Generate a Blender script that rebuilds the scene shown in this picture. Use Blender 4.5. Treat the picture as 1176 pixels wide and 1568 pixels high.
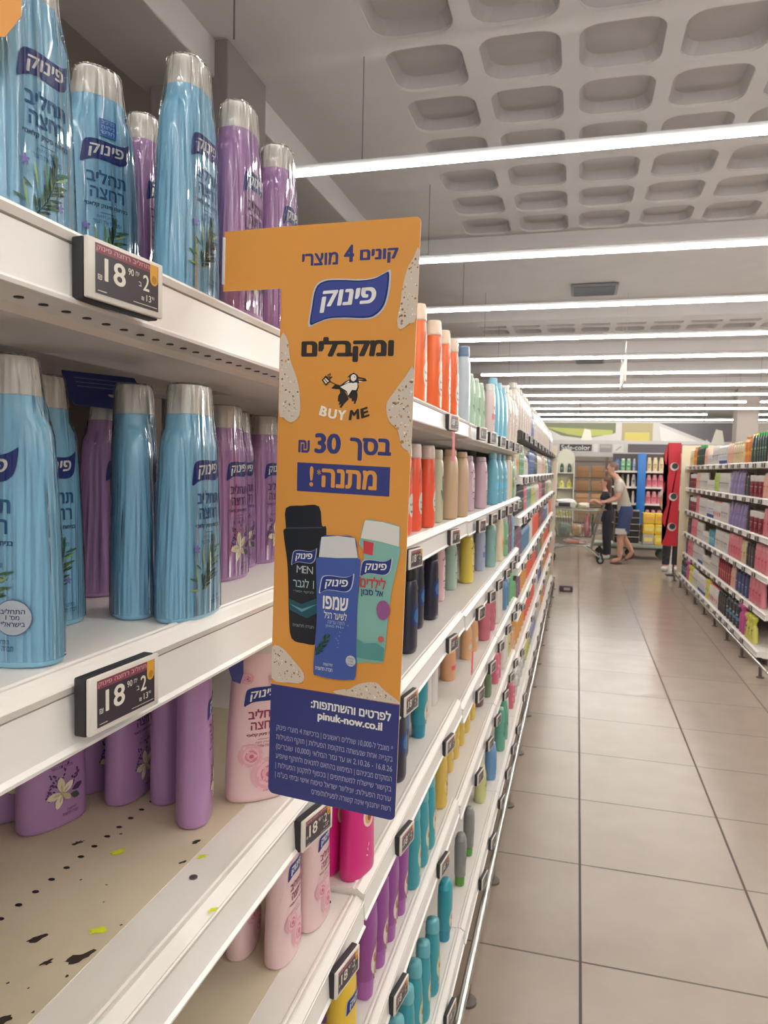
import bpy, bmesh, math, random
from mathutils import Matrix, Vector
from mathutils.geometry import interpolate_bezier, tessellate_polygon
R = math.radians
sc = bpy.context.scene
for o in list(bpy.data.objects):
    bpy.data.objects.remove(o)
C = sc.collection
random.seed(7)

# ------------------------------------------------------------------ camera
cam_d = bpy.data.cameras.new('camera')
cam_d.sensor_fit = 'HORIZONTAL'; cam_d.sensor_width = 36.0
cam_d.lens = 1100.0 / 1176.0 * 36.0
cam_d.clip_start = 0.02; cam_d.clip_end = 200
cam = bpy.data.objects.new('camera', cam_d); C.objects.link(cam)
_f = Vector((-0.2586, 0.9640, -0.0615)).normalized()          # viewing direction
_r = Vector((0.9651, 0.2610, 0.0207)); _r = (_r - _r.dot(_f) * _f).normalized()
_u = _r.cross(_f)
cam.matrix_world = Matrix(((_r.x, _u.x, -_f.x, 0), (_r.y, _u.y, -_f.y, 0), (_r.z, _u.z, -_f.z, 1.6), (0, 0, 0, 1)))
cam_d.dof.use_dof = True
cam_d.dof.focus_distance = 0.68
cam_d.dof.aperture_fstop = 26.0
sc.camera = cam

# ------------------------------------------------------------------ world, exposure
sc.view_settings.view_transform = 'Standard'
sc.view_settings.look = 'None'
sc.view_settings.gamma = 1.0
sc.view_settings.use_curve_mapping = False
sc.view_settings.exposure = 0.58
LED_STRENGTH = 30.0
w = bpy.data.worlds.new('store_ambient'); sc.world = w
w.use_nodes = True
w.node_tree.nodes['Background'].inputs[0].default_value = (1.0, 0.985, 0.97, 1)
w.node_tree.nodes['Background'].inputs[1].default_value = 0.34

# ------------------------------------------------------------------ materials
def lin(c):
    return tuple(((v / 255) / 12.92 if v / 255 <= 0.04045 else ((v / 255 + 0.055) / 1.055) ** 2.4) for v in c)
_M = {}
def mat(rgb, rough=0.5, metal=0.0, coat=0.0, emit=0.0, noise=0.0, nscale=20.0, trans=0.0, bump=0.0, name=None):
    key = (tuple(rgb), rough, metal, coat, emit, noise, nscale, trans, bump)
    if key in _M: return _M[key]
    m = bpy.data.materials.new(name or 'paint_%02x%02x%02x' % tuple(int(v) for v in rgb))
    m.use_nodes = True
    nt = m.node_tree; b = nt.nodes['Principled BSDF']
    c = lin(rgb) + (1,)
    b.inputs['Base Color'].default_value = c
    b.inputs['Roughness'].default_value = rough
    b.inputs['Metallic'].default_value = metal
    b.inputs['Coat Weight'].default_value = coat
    b.inputs['Coat Roughness'].default_value = 0.06
    b.inputs['Transmission Weight'].default_value = trans
    if emit:
        b.inputs['Emission Color'].default_value = c
        b.inputs['Emission Strength'].default_value = emit
    if noise or bump:
        tc = nt.nodes.new('ShaderNodeTexCoord'); n = nt.nodes.new('ShaderNodeTexNoise')
        n.inputs['Scale'].default_value = nscale; n.inputs['Detail'].default_value = 5
        nt.links.new(tc.outputs['Object'], n.inputs['Vector'])
        if noise:
            mx = nt.nodes.new('ShaderNodeMix'); mx.data_type = 'RGBA'
            d = tuple(max(0, v * (1 - noise)) for v in c[:3]) + (1,); l = tuple(min(1, v * (1 + noise)) for v in c[:3]) + (1,)
            mx.inputs[6].default_value = d; mx.inputs[7].default_value = l
            nt.links.new(n.outputs['Fac'], mx.inputs[0]); nt.links.new(mx.outputs[2], b.inputs['Base Color'])
        if bump:
            bp = nt.nodes.new('ShaderNodeBump'); bp.inputs['Strength'].default_value = bump; bp.inputs['Distance'].default_value = 0.01
            nt.links.new(n.outputs['Fac'], bp.inputs['Height']); nt.links.new(bp.outputs['Normal'], b.inputs['Normal'])
    _M[key] = m
    return m
def film_mat():
    """clear shrink film: see-through, shiny, with long vertical creases"""
    m = bpy.data.materials.new('clear_shrink_film'); m.use_nodes = True
    nt = m.node_tree; nt.nodes.clear(); L = nt.links
    out = nt.nodes.new('ShaderNodeOutputMaterial'); mx = nt.nodes.new('ShaderNodeMixShader'); tr = nt.nodes.new('ShaderNodeBsdfTransparent'); gl = nt.nodes.new('ShaderNodeBsdfGlossy')
    gl.inputs['Roughness'].default_value = 0.05; fr = nt.nodes.new('ShaderNodeFresnel'); fr.inputs['IOR'].default_value = 1.25
    tc = nt.nodes.new('ShaderNodeTexCoord'); mp = nt.nodes.new('ShaderNodeMapping'); n = nt.nodes.new('ShaderNodeTexNoise')
    mp.inputs['Scale'].default_value = (120, 120, 1.2); n.inputs['Scale'].default_value = 1.0; n.inputs['Detail'].default_value = 2.0
    bp = nt.nodes.new('ShaderNodeBump'); bp.inputs['Strength'].default_value = 1.0; bp.inputs['Distance'].default_value = 0.012
    L.new(tc.outputs['Object'], mp.inputs['Vector']); L.new(mp.outputs[0], n.inputs['Vector']); L.new(n.outputs['Fac'], bp.inputs['Height'])
    L.new(bp.outputs['Normal'], gl.inputs['Normal']); L.new(bp.outputs['Normal'], fr.inputs['Normal'])
    L.new(fr.outputs[0], mx.inputs[0]); L.new(tr.outputs[0], mx.inputs[1]); L.new(gl.outputs[0], mx.inputs[2]); L.new(mx.outputs[0], out.inputs['Surface'])
    return m
FILM = film_mat()

# ------------------------------------------------------------------ object helpers
def link(name, bm, mats, parent=None, smooth=True):
    """one mesh object from a bmesh (or ready mesh)"""
    me = bm if isinstance(bm, bpy.types.Mesh) else to_mesh(name, bm, mats, smooth)
    o = bpy.data.objects.new(name, me); C.objects.link(o)
    if parent is not None: o.parent = parent
    return o
def to_mesh(name, bm, mats, smooth=True):
    me = bpy.data.meshes.new(name)
    bm.normal_update(); bm.to_mesh(me); bm.free()
    for m in (mats if isinstance(mats, (list, tuple)) else [mats]): me.materials.append(m)
    if smooth:
        me.polygons.foreach_set('use_smooth', [True] * len(me.polygons))
        try: me.set_sharp_from_angle(angle=R(38))
        except Exception: pass
    return me
def tag(o, label, cat, group=None, kind=None):
    o['label'] = label; o['category'] = cat
    if group: o['group'] = group
    if kind: o['kind'] = kind
    return o
def thing(name, label, cat, loc=(0, 0, 0), rotz=0.0, group=None):
    o = bpy.data.objects.new(name, None); C.objects.link(o)
    o.empty_display_size = 0.05
    o.location = loc; o.rotation_euler = (0, 0, rotz)
    return tag(o, label, cat, group)
def struct(name, bm, mats, smooth=False):
    o = link(name, bm, mats, None, smooth); o['kind'] = 'structure'; return o
def ordn(i):
    return '%d%s' % (i, 'th' if 10 <= i % 100 <= 20 else {1: 'st', 2: 'nd', 3: 'rd'}.get(i % 10, 'th'))
ORD = ['first', 'second', 'third', 'fourth', 'fifth', 'sixth', 'seventh', 'eighth', 'ninth', 'tenth', 'eleventh', 'twelfth', 'thirteenth', 'fourteenth', 'fifteenth', 'sixteenth']
def word(i): return ORD[i - 1] if i <= len(ORD) else ordn(i)

# ------------------------------------------------------------------ shape helpers
def box(bm, x0, x1, y0, y1, z0, z1, mi=0, bevel=0.0):
    vs = [bm.verts.new((x, y, z)) for x in (x0, x1) for y in (y0, y1) for z in (z0, z1)]
    q = [(0, 1, 3, 2), (4, 6, 7, 5), (0, 4, 5, 1), (2, 3, 7, 6), (0, 2, 6, 4), (1, 5, 7, 3)]
    fs = []
    for a in q:
        f = bm.faces.new([vs[i] for i in a]); f.material_index = mi; fs.append(f)
    if bevel:
        es = list({e for f in fs for e in f.edges})
        r = bmesh.ops.bevel(bm, geom=es, offset=bevel, segments=2, profile=0.5, affect='EDGES')
        for f in r['faces']: f.material_index = mi
    return vs
def loft(bm, rings, mi=0, cap0=True, cap1=True):
    rs = [[bm.verts.new(p) for p in r] for r in rings]
    n = len(rs[0])
    for a, b in zip(rs, rs[1:]):
        for i in range(n):
            f = bm.faces.new((a[i], a[(i + 1) % n], b[(i + 1) % n], b[i])); f.material_index = mi
    if cap0: bm.faces.new(rs[0][::-1]).material_index = mi
    if cap1: bm.faces.new(rs[-1]).material_index = mi
    return rs
def sup(a, b, e, t):
    c, s = math.cos(t), math.sin(t)
    k = 2.0 / e
    return (a * math.copysign(abs(c) ** k, c), b * math.copysign(abs(s) ** k, s))
def ering(a, b, z, n=28, e=2.4, cx=0, cy=0):
    return [(cx + sup(a, b, e, 2 * math.pi * i / n)[0], cy + sup(a, b, e, 2 * math.pi * i / n)[1], z) for i in range(n)]
def body_loft(bm, prof, n=28, e=2.4, mi=0):
    """prof: (z, a, b)"""
    loft(bm, [ering(a, b, z, n, e) for z, a, b in prof], mi)
def tube(bm, pts, r, n=8, mi=0, closed=False, cap=True):
    pts = [Vector(p) for p in pts]
    rings = []; N = len(pts); up = None
    for i, p in enumerate(pts):
        if closed: d = (pts[(i + 1) % N] - pts[i - 1])
        else: d = pts[min(i + 1, N - 1)] - pts[max(i - 1, 0)]
        d.normalize()
        if up is None: up = Vector((0, 0, 1)) if abs(d.z) < 0.9 else Vector((1, 0, 0))
        x = d.cross(up).normalized(); y = x.cross(d).normalized(); up = y
        rings.append([p + r * (math.cos(2 * math.pi * k / n) * x + math.sin(2 * math.pi * k / n) * y) for k in range(n)])
    if closed:
        rs = [[bm.verts.new(p) for p in q] for q in rings]
        for a, b in zip(rs, rs[1:] + rs[:1]):
            for i in range(n):
                bm.faces.new((a[i], a[(i + 1) % n], b[(i + 1) % n], b[i])).material_index = mi
    else: loft(bm, rings, mi, cap, cap)
def cyl(bm, c, r, h, axis='z', n=20, mi=0, r2=None):
    r2 = r if r2 is None else r2
    def P(a, rr, t):
        u, v = rr * math.cos(a), rr * math.sin(a)
        return {'z': (c[0] + u, c[1] + v, c[2] + t), 'y': (c[0] + u, c[1] + t, c[2] + v), 'x': (c[0] + t, c[1] + u, c[2] + v)}[axis]
    loft(bm, [[P(2 * math.pi * i / n, r, 0) for i in range(n)], [P(2 * math.pi * i / n, r2, h) for i in range(n)]], mi)
def prism_y(bm, poly, y0, y1, mi=0, caps=True):
    """extrude an XZ polygon along Y"""
    a = [bm.verts.new((x, y0, z)) for x, z in poly]; b = [bm.verts.new((x, y1, z)) for x, z in poly]
    n = len(a)
    for i in range(n): bm.faces.new((a[i], a[(i + 1) % n], b[(i + 1) % n], b[i])).material_index = mi
    if caps:
        bm.faces.new(a[::-1]).material_index = mi; bm.faces.new(b).material_index = mi
def fix(bm):
    bmesh.ops.recalc_face_normals(bm, faces=bm.faces[:]); return bm

# ------------------------------------------------------------------ flat artwork (print)
_T = {}
def pt_in(P, x, y):
    r = False
    for i in range(len(P)):
        a, b = P[i - 1], P[i]
        if (a.y > y) != (b.y > y) and x < (b.x - a.x) * (y - a.y) / (b.y - a.y) + a.x: r = not r
    return r
def glyphs(s, bold=0.0):
    """filled text outline as (verts, faces), unit size, origin at its lower left"""
    key = (s, bold)
    if key in _T: return _T[key]
    cu = bpy.data.curves.new('lettering', 'FONT')
    cu.body = s; cu.size = 1.0; cu.resolution_u = 3; cu.fill_mode = 'FRONT'
    o = bpy.data.objects.new('lettering', cu); C.objects.link(o)
    dg = bpy.context.evaluated_depsgraph_get(); dg.update()
    polys = []
    for sp in o.evaluated_get(dg).to_curve(dg).splines:
        bp = sp.bezier_points; n = len(bp); P = []
        for q in range(n):
            a, b = bp[q], bp[(q + 1) % n]
            straight = (a.handle_right - a.co).cross(b.co - a.co).length < 1e-6 and (b.handle_left - b.co).cross(b.co - a.co).length < 1e-6
            P += [Vector((v.x, v.y, 0)) for v in interpolate_bezier(a.co, a.handle_right, b.handle_left, b.co, 2 if straight else 5)[:-1]]
        if len(P) > 2: polys.append((P, sum(P[q - 1].x * P[q].y - P[q].x * P[q - 1].y for q in range(len(P))) / 2))
    bpy.data.objects.remove(o)
    vs, fs = [], []
    if polys:
        ex = [(min(v.x for v in p), max(v.x for v in p)) for p, _ in polys]; sgs = []
        for q in range(len(polys)):      # contours of one letter: the largest tells which way outlines run
            near = [polys[k][1] for k in range(len(polys)) if min(ex[k][1], ex[q][1]) - max(ex[k][0], ex[q][0]) > .6 * (ex[q][1] - ex[q][0])]
            sgs.append(math.copysign(1, max(near, key=abs)))
        outer = [[p, abs(a), []] for (p, a), sg in zip(polys, sgs) if a * sg > 0]
        for (p, a), sg in zip(polys, sgs):
            if a * sg > 0: continue
            own = [q for q in outer if pt_in(q[0], p[0].x, p[0].y)]
            if own: min(own, key=lambda q: q[1])[2].append(p)
        for p, _, hs in outer:
            n0 = len(vs); flat = [v for l in [p] + hs for v in l]; vs += [(v.x, v.y) for v in flat]
            fs += [tuple(n0 + q for q in t) for t in tessellate_polygon([p] + hs)]
    if vs:
        x0 = min(v[0] for v in vs); x1 = max(v[0] for v in vs); y0 = min(v[1] for v in vs); y1 = max(v[1] for v in vs)
        vs = [((x - x0) / max(1e-6, x1 - x0), (y - y0) / max(1e-6, y1 - y0)) for x, y in vs]
        asp = (x1 - x0) / max(1e-6, y1 - y0)
    else: asp = 1
    if bold and vs:      # embolden: overlay a few shifted strikes of the same glyphs
        n0 = len(vs); base = vs; vs = []; f0 = fs; fs = []
        B = bold; sh = [(0, 0), (-B, 0), (B, 0), (-B * .6, B * .6), (B * .6, -B * .6), (B * .6, B * .6), (-B * .6, -B * .6)]
        for q, (dx, dy) in enumerate(sh):
            vs += [((x + dx / asp) * (1 / (1 + 2 * B / asp)) + B / asp / (1 + 2 * B / asp), (y + dy) * (1 / (1 + 1.2 * B)) + .6 * B / (1 + 1.2 * B)) for x, y in base]; fs += [tuple(i + q * n0 for i in f) for f in f0]
    _T[key] = (vs, fs, asp)
    return _T[key]
def heb(s):
    """logical Hebrew to visual order, leaving runs of digits and Latin in place"""
    out = []; run = ''
    for ch in s[::-1]:
        if ch.isascii() and (ch.isalnum() or ch in '.,%'): run = ch + run
        else:
            out.append(run); run = ''; out.append({'(': ')', ')': '('}.get(ch, ch))
    out.append(run)
    return ''.join(out)
def smooth(P, n=4):
    """closed Catmull-Rom curve through the points"""
    Q = []; N = len(P)
    for i in range(N):
        a, b, c, d = P[i - 1], P[i], P[(i + 1) % N], P[(i + 2) % N]
        for k in range(n):
            t = k / n
            Q.append(tuple(.5 * (2 * b[j] + (c[j] - a[j]) * t + (2 * a[j] - 5 * b[j] + 4 * c[j] - d[j]) * t * t + (3 * b[j] - a[j] - 3 * c[j] + d[j]) * t ** 3) for j in (0, 1)))
    return Q
class Art:
    """flat printed shapes in an (x, z) plane facing -Y; every layer lies a hair in front of the last"""
    def __init__(self, eps=0.00012): self.bm = bmesh.new(); self.mats = []; self.eps = eps; self.lay = 0
    def mi(self, m):
        if m not in self.mats: self.mats.append(m)
        return self.mats.index(m)
    def layer(self): self.lay += 1; return self
    def poly(self, pts, m, tri=True):
        k = self.mi(m); y = -self.lay * self.eps
        vs = [self.bm.verts.new((p[0], y, p[1])) for p in pts]
        f = self.bm.faces.new(vs); f.material_index = k
        f.normal_update()
        if f.normal.y > 0: f.normal_flip()
        return f
    def rect(self, x0, x1, z0, z1, m): return self.poly([(x0, z0), (x1, z0), (x1, z1), (x0, z1)], m)
    def disc(self, x, z, r, m, rz=None, n=20, rot=0):
        rz = r if rz is None else rz; c, s = math.cos(rot), math.sin(rot)
        P = [(r * math.cos(2 * math.pi * i / n), rz * math.sin(2 * math.pi * i / n)) for i in range(n)]
        return self.poly([(x + c * a - s * b, z + s * a + c * b) for a, b in P], m)
    def line(self, pts, wd, m):
        for (x0, z0), (x1, z1) in zip(pts, pts[1:]):
            dx, dz = x1 - x0, z1 - z0; l = math.hypot(dx, dz) or 1; nx, nz = -dz / l * wd / 2, dx / l * wd / 2
            self.poly([(x0 + nx, z0 + nz), (x1 + nx, z1 + nz), (x1 - nx, z1 - nz), (x0 - nx, z0 - nz)], m)
    def text(self, s, x0, x1, z0, z1, m, bold=0.0, slant=0.0, quad=None):
        vs, fs, asp = glyphs(s, bold); k = self.mi(m); y = -self.lay * self.eps
        if quad:  # bottom-left, bottom-right, top-right, top-left
            (a, b, c, d) = quad
            pos = [((1 - t) * ((1 - s_) * a[0] + s_ * b[0]) + t * ((1 - s_) * d[0] + s_ * c[0]), (1 - t) * ((1 - s_) * a[1] + s_ * b[1]) + t * ((1 - s_) * d[1] + s_ * c[1])) for s_, t in vs]
        else: pos = [(x0 + u * (x1 - x0) + slant * v * (z1 - z0), z0 + v * (z1 - z0)) for u, v in vs]
        n7 = len(vs) // 7 if bold and vs else 10 ** 9
        bv = [self.bm.verts.new((p[0], y - self.eps * .07 * (i // n7), p[1])) for i, p in enumerate(pos)]
        for f in fs:
            try: g = self.bm.faces.new([bv[i] for i in f])
            except ValueError: continue
            g.material_index = k; g.normal_update()
            if g.normal.y > 0: g.normal_flip()
    def mesh(self, name, wrap=None):
        bmesh.ops.triangulate(self.bm, faces=[f for f in self.bm.faces if len(f.verts) > 4])
        if wrap:
            step = 0.0035
            xs = [v.co.x for v in self.bm.verts]
            x = math.floor(min(xs) / step) * step + step
            while x < max(xs):
                g = self.bm.verts[:] + self.bm.edges[:] + self.bm.faces[:]
                bmesh.ops.bisect_plane(self.bm, geom=g, plane_co=(x, 0, 0), plane_no=(1, 0, 0)); x += step
            for v in self.bm.verts: v.co = wrap(v.co.x, v.co.z, -v.co.y)
        return to_mesh(name, self.bm, self.mats, smooth=False)
def wrapper(prof, e=2.4, off=0.0005):
    """bend flat print (arc length, height) round the front of an elliptical body profile"""
    cache = {}
    def table(a, b):
        k = (round(a, 4), round(b, 4))
        if k in cache: return cache[k]
        pts = []; N = 90
        for i in range(N + 1):
            x, y = sup(a, b, e, -math.pi / 2 + (math.pi / 2) * i / N)   # front (-y) to side (+x)
            pts.append((x, y))
        L = [0]
        for p, q in zip(pts, pts[1:]): L.append(L[-1] + math.hypot(q[0] - p[0], q[1] - p[1]))
        cache[k] = (pts, L); return cache[k]
    def f(s, z, d):
        for (z0, a0, b0), (z1, a1, b1) in zip(prof, prof[1:]):
            if z0 <= z <= z1: t = (z - z0) / max(1e-9, z1 - z0); a, b = a0 + t * (a1 - a0), b0 + t * (b1 - b0); break
        else: a, b = prof[2][1:] if z < 0.05 else prof[-3][1:]
        pts, L = table(a, b); q = abs(s); i = 0
        while i < len(L) - 2 and L[i + 1] < q: i += 1
        t = min(1.0, (q - L[i]) / max(1e-9, L[i + 1] - L[i]))
        x = pts[i][0] + t * (pts[i + 1][0] - pts[i][0]); y = pts[i][1] + t * (pts[i + 1][1] - pts[i][1])
        n = Vector((x / a ** 2, y / b ** 2)).normalized()
        x += n.x * (off + d); y += n.y * (off + d)
        return Vector((math.copysign(x, s) if abs(s) > 1e-9 else 0.0, y, z))
    return f

# ------------------------------------------------------------------ palette
WHITE = mat((236, 234, 230), 0.45); OFFWHITE = mat((222, 216, 206), 0.5); BLACK = mat((22, 22, 26), 0.45); DARK = mat((44, 42, 46), 0.5)
NAVY = mat((32, 52, 128), 0.4); NAVY2 = mat((20, 38, 104), 0.4); SILVER = mat((196, 202, 210), 0.35)
STEEL = mat((176, 176, 172), 0.3, 0.85); CHROME = mat((206, 206, 202), 0.18, 1.0); RUBBER = mat((40, 40, 40), 0.7)
SKIN = mat((208, 158, 136), 0.6)

# ================================================================== SETTING
# floor: big beige glazed tiles, dark joints
def floor_mat():
    m = bpy.data.materials.new('beige_floor_tiles'); m.use_nodes = True
    nt = m.node_tree; b = nt.nodes['Principled BSDF']; L = nt.links
    tc = nt.nodes.new('ShaderNodeTexCoord'); sp = nt.nodes.new('ShaderNodeSeparateXYZ'); L.new(tc.outputs['Object'], sp.inputs[0])
    def mth(op, a, bb=None):
        n = nt.nodes.new('ShaderNodeMath'); n.operation = op
        for i, v in enumerate((a, bb)):
            if v is None: continue
            if isinstance(v, (int, float)): n.inputs[i].default_value = v
            else: L.new(v, n.inputs[i])
        return n.outputs[0]
    def joint(v, o, p, wd):
        t = mth('FRACT', mth('DIVIDE', mth('SUBTRACT', v, o - 30 * p), p))
        d = mth('MULTIPLY', mth('MINIMUM', t, mth('SUBTRACT', 1.0, t)), p)
        return mth('LESS_THAN', d, wd), mth('FLOOR', mth('DIVIDE', mth('SUBTRACT', v, o - 30 * p), p))
    jx, ix = joint(sp.outputs[0], 0.065, 0.618, 0.0048); jy, iy = joint(sp.outputs[1], 2.354, 0.605, 0.0036)
    j = mth('MAXIMUM', jx, jy)
    wn = nt.nodes.new('ShaderNodeTexWhiteNoise'); wn.noise_dimensions = '2D'
    cb = nt.nodes.new('ShaderNodeCombineXYZ'); L.new(ix, cb.inputs[0]); L.new(iy, cb.inputs[1]); L.new(cb.outputs[0], wn.inputs['Vector'])
    nz = nt.nodes.new('ShaderNodeTexNoise'); nz.inputs['Scale'].default_value = 5; nz.inputs['Detail'].default_value = 6
    L.new(tc.outputs['Object'], nz.inputs['Vector'])
    v = mth('ADD', mth('MULTIPLY', wn.outputs['Value'], 0.25), mth('MULTIPLY', nz.outputs['Fac'], 0.75))
    mx = nt.nodes.new('ShaderNodeMix'); mx.data_type = 'RGBA'; L.new(v, mx.inputs[0])
    mx.inputs[6].default_value = lin((146, 131, 118)) + (1,); mx.inputs[7].default_value = lin((168, 152, 138)) + (1,)
    m2 = nt.nodes.new('ShaderNodeMix'); m2.data_type = 'RGBA'; L.new(j, m2.inputs[0]); L.new(mx.outputs[2], m2.inputs[6])
    m2.inputs[7].default_value = lin((84, 74, 66)) + (1,)
    L.new(m2.outputs[2], b.inputs['Base Color'])
    n2 = nt.nodes.new('ShaderNodeTexNoise'); n2.inputs['Scale'].default_value = 2.2; n2.inputs['Detail'].default_value = 3; L.new(tc.outputs['Object'], n2.inputs['Vector'])
    rr = mth('ADD', mth('MULTIPLY', n2.outputs['Fac'], 0.05), 0.205); L.new(mth('MAXIMUM', rr, mth('MULTIPLY', j, 0.7)), b.inputs['Roughness'])
    bp = nt.nodes.new('ShaderNodeBump'); bp.inputs['Strength'].default_value = 0.03; bp.inputs['Distance'].default_value = 0.02
    n3 = nt.nodes.new('ShaderNodeTexNoise'); n3.inputs['Scale'].default_value = 3.0; n3.inputs['Detail'].default_value = 1; L.new(tc.outputs['Object'], n3.inputs['Vector'])
    pass
    return m
bm = bmesh.new(); box(bm, -9, 13, -5, 36, -0.1, 0.0); struct('floor', fix(bm), floor_mat())

# ceiling: coffered concrete slab, then plain slab with beams
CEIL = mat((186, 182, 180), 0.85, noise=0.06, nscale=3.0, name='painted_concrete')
CEIL_SHADED = mat((166, 161, 159), 0.9, noise=0.10, nscale=2.0, name='shaded_coffer_concrete')  # ceiling paint darkened: shade of the recesses put into the coffer colour
def coffer(bm, x0, x1, y0, y1, z, rib, depth, rad):
    k = 5; outer = []; inner = []; top = []
    cx, cy = (x0 + x1) / 2, (y0 + y1) / 2
    hx, hy = (x1 - x0) / 2, (y1 - y0) / 2
    def rr(ax, ay, r):
        P = []
        for (sx, sy, a0) in ((1, 1, 0), (-1, 1, 90), (-1, -1, 180), (1, -1, 270)):
            for i in range(k + 1):
                a = R(a0 + 90 * i / k); P.append((cx + sx * (ax - r) + r * math.cos(a), cy + sy * (ay - r) + r * math.sin(a)))
        return P
    I = rr(hx - rib / 2, hy - rib / 2, rad); T = rr(hx - rib / 2 - 0.035, hy - rib / 2 - 0.035, rad * 0.9)
    O = []
    for (sx, sy) in ((1, 1), (-1, 1), (-1, -1), (1, -1)):
        for i in range(k + 1): O.append((cx + sx * hx, cy + sy * hy))
    for q, (px, py) in enumerate(I):   # slide square points along the edge for a clean bridge
        ox, oy = O[q]
        if abs(px - cx) < hx - rib / 2 - 1e-4 and abs(py - cy) >= hy - rib / 2 - 1e-4: ox = px
        elif abs(py - cy) < hy - rib / 2 - 1e-4 and abs(px - cx) >= hx - rib / 2 - 1e-4: oy = py
        O[q] = (ox, oy)
    rs = [[(a, b, z) for a, b in O], [(a, b, z) for a, b in I], [(a, b, z + 0.02) for a, b in I], [(a, b, z + depth) for a, b in T]]
    V = [[bm.verts.new(p) for p in r] for r in rs]; n = len(I)
    for li, (a, b) in enumerate(zip(V, V[1:])):
        for i in range(n):
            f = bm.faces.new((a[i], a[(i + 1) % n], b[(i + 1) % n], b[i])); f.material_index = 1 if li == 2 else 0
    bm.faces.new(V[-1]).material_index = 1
bm = bmesh.new()
PX, PY = 0.602, 0.626
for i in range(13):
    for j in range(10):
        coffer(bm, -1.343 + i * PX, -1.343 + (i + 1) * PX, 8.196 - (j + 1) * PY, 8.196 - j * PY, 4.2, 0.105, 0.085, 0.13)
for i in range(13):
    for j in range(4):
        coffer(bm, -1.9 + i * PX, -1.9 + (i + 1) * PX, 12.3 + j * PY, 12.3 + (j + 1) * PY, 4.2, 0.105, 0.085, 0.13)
xe, ye = -1.343 + 13 * PX, 8.196 - 10 * PY
for (a, b, c, d) in ((-9, -1.343, -5, 8.196), (xe, 13, -5, 8.196), (-1.343, xe, -5, ye), (-9, 13, 8.196, 12.3), (-9, -1.9, 12.3, 12.3 + 4 * PY), (-1.9 + 13 * PX, 13, 12.3, 12.3 + 4 * PY), (-9, 13, 12.3 + 4 * PY, 36)):
    f = bm.faces.new([bm.verts.new(p) for p in ((a, c, 4.2), (a, d, 4.2), (b, d, 4.2), (b, c, 4.2))])
box(bm, -9, 13, -5, 36, 4.42, 4.55)
bmesh.ops.remove_doubles(bm, verts=bm.verts[:], dist=0.0005)
struct('ceiling', bm, [CEIL, CEIL_SHADED])
def beam(name, *a):
    b_ = bmesh.new(); box(b_, *a, bevel=0.01); struct(name, fix(b_), CEIL)
beam('trim_1', -9, 13, 8.2, 8.66, 4.05, 4.25)
for k, y in enumerate((11.75, 15.2, 18.0, 21.0, 24.2, 27.5)): beam('trim_%d' % (k + 2), -9, 13, y, y + 0.4, 3.98, 4.25)
beam('trim_8', -2.78, -2.25, -5, 8.2, 3.98, 4.25)
beam('trim_9', -3.6, -3.45, -5, 8.2, 4.08, 4.25)
# walls of the hall
WALLM = mat((170, 166, 160), 0.85, noise=0.04, nscale=2)
bm = bmesh.new(); box(bm, -9, 13, 35.8, 36, 0, 4.4); struct('wall_back', fix(bm), WALLM)
bm = bmesh.new(); box(bm, 12.8, 13, -5, 36, 0, 4.4); struct('wall_right', fix(bm), WALLM)
bm = bmesh.new(); box(bm, -9, -8.8, -5, 36, 0, 4.4); struct('wall_left', fix(bm), WALLM)
bm = bmesh.new(); box(bm, 4.55, 5.15, 23.7, 24.3, 0, 4.2, bevel=0.01); struct('trim_10', fix(bm), mat((168, 158, 150), 0.8))

bm = bmesh.new(); box(bm, -2.7, -2.16, 4.14, 4.7, 0, 4.2, bevel=0.01); struct('trim_11', fix(bm), mat((128, 118, 116), 0.8))
# ceiling grilles, duct, hanging services
def grille(x, y, label):
    t = thing('ceiling_vent', label, 'vent', (x, y, 4.19), group='ceiling vents')
    b_ = bmesh.new(); box(b_, -0.32, 0.32, -0.3, 0.3, -0.03, 0.0, bevel=0.006); link('frame', fix(b_), mat((120, 120, 122), 0.6), t)
    b_ = bmesh.new()
    for k in range(9): box(b_, -0.28, 0.28, -0.26 + k * 0.06, -0.225 + k * 0.06, -0.042, -0.03)
    link('grille', fix(b_), mat((92, 92, 96), 0.6), t)
grille(0.13, 10.75, 'dark grey rectangular vent in the ceiling, nearest of the grey vents')
grille(0.18, 17.55, 'dark grey ceiling vent behind the fifth light strip')
grille(4.3, 17.5, 'dark grey ceiling vent at the far right of the ceiling')
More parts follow.
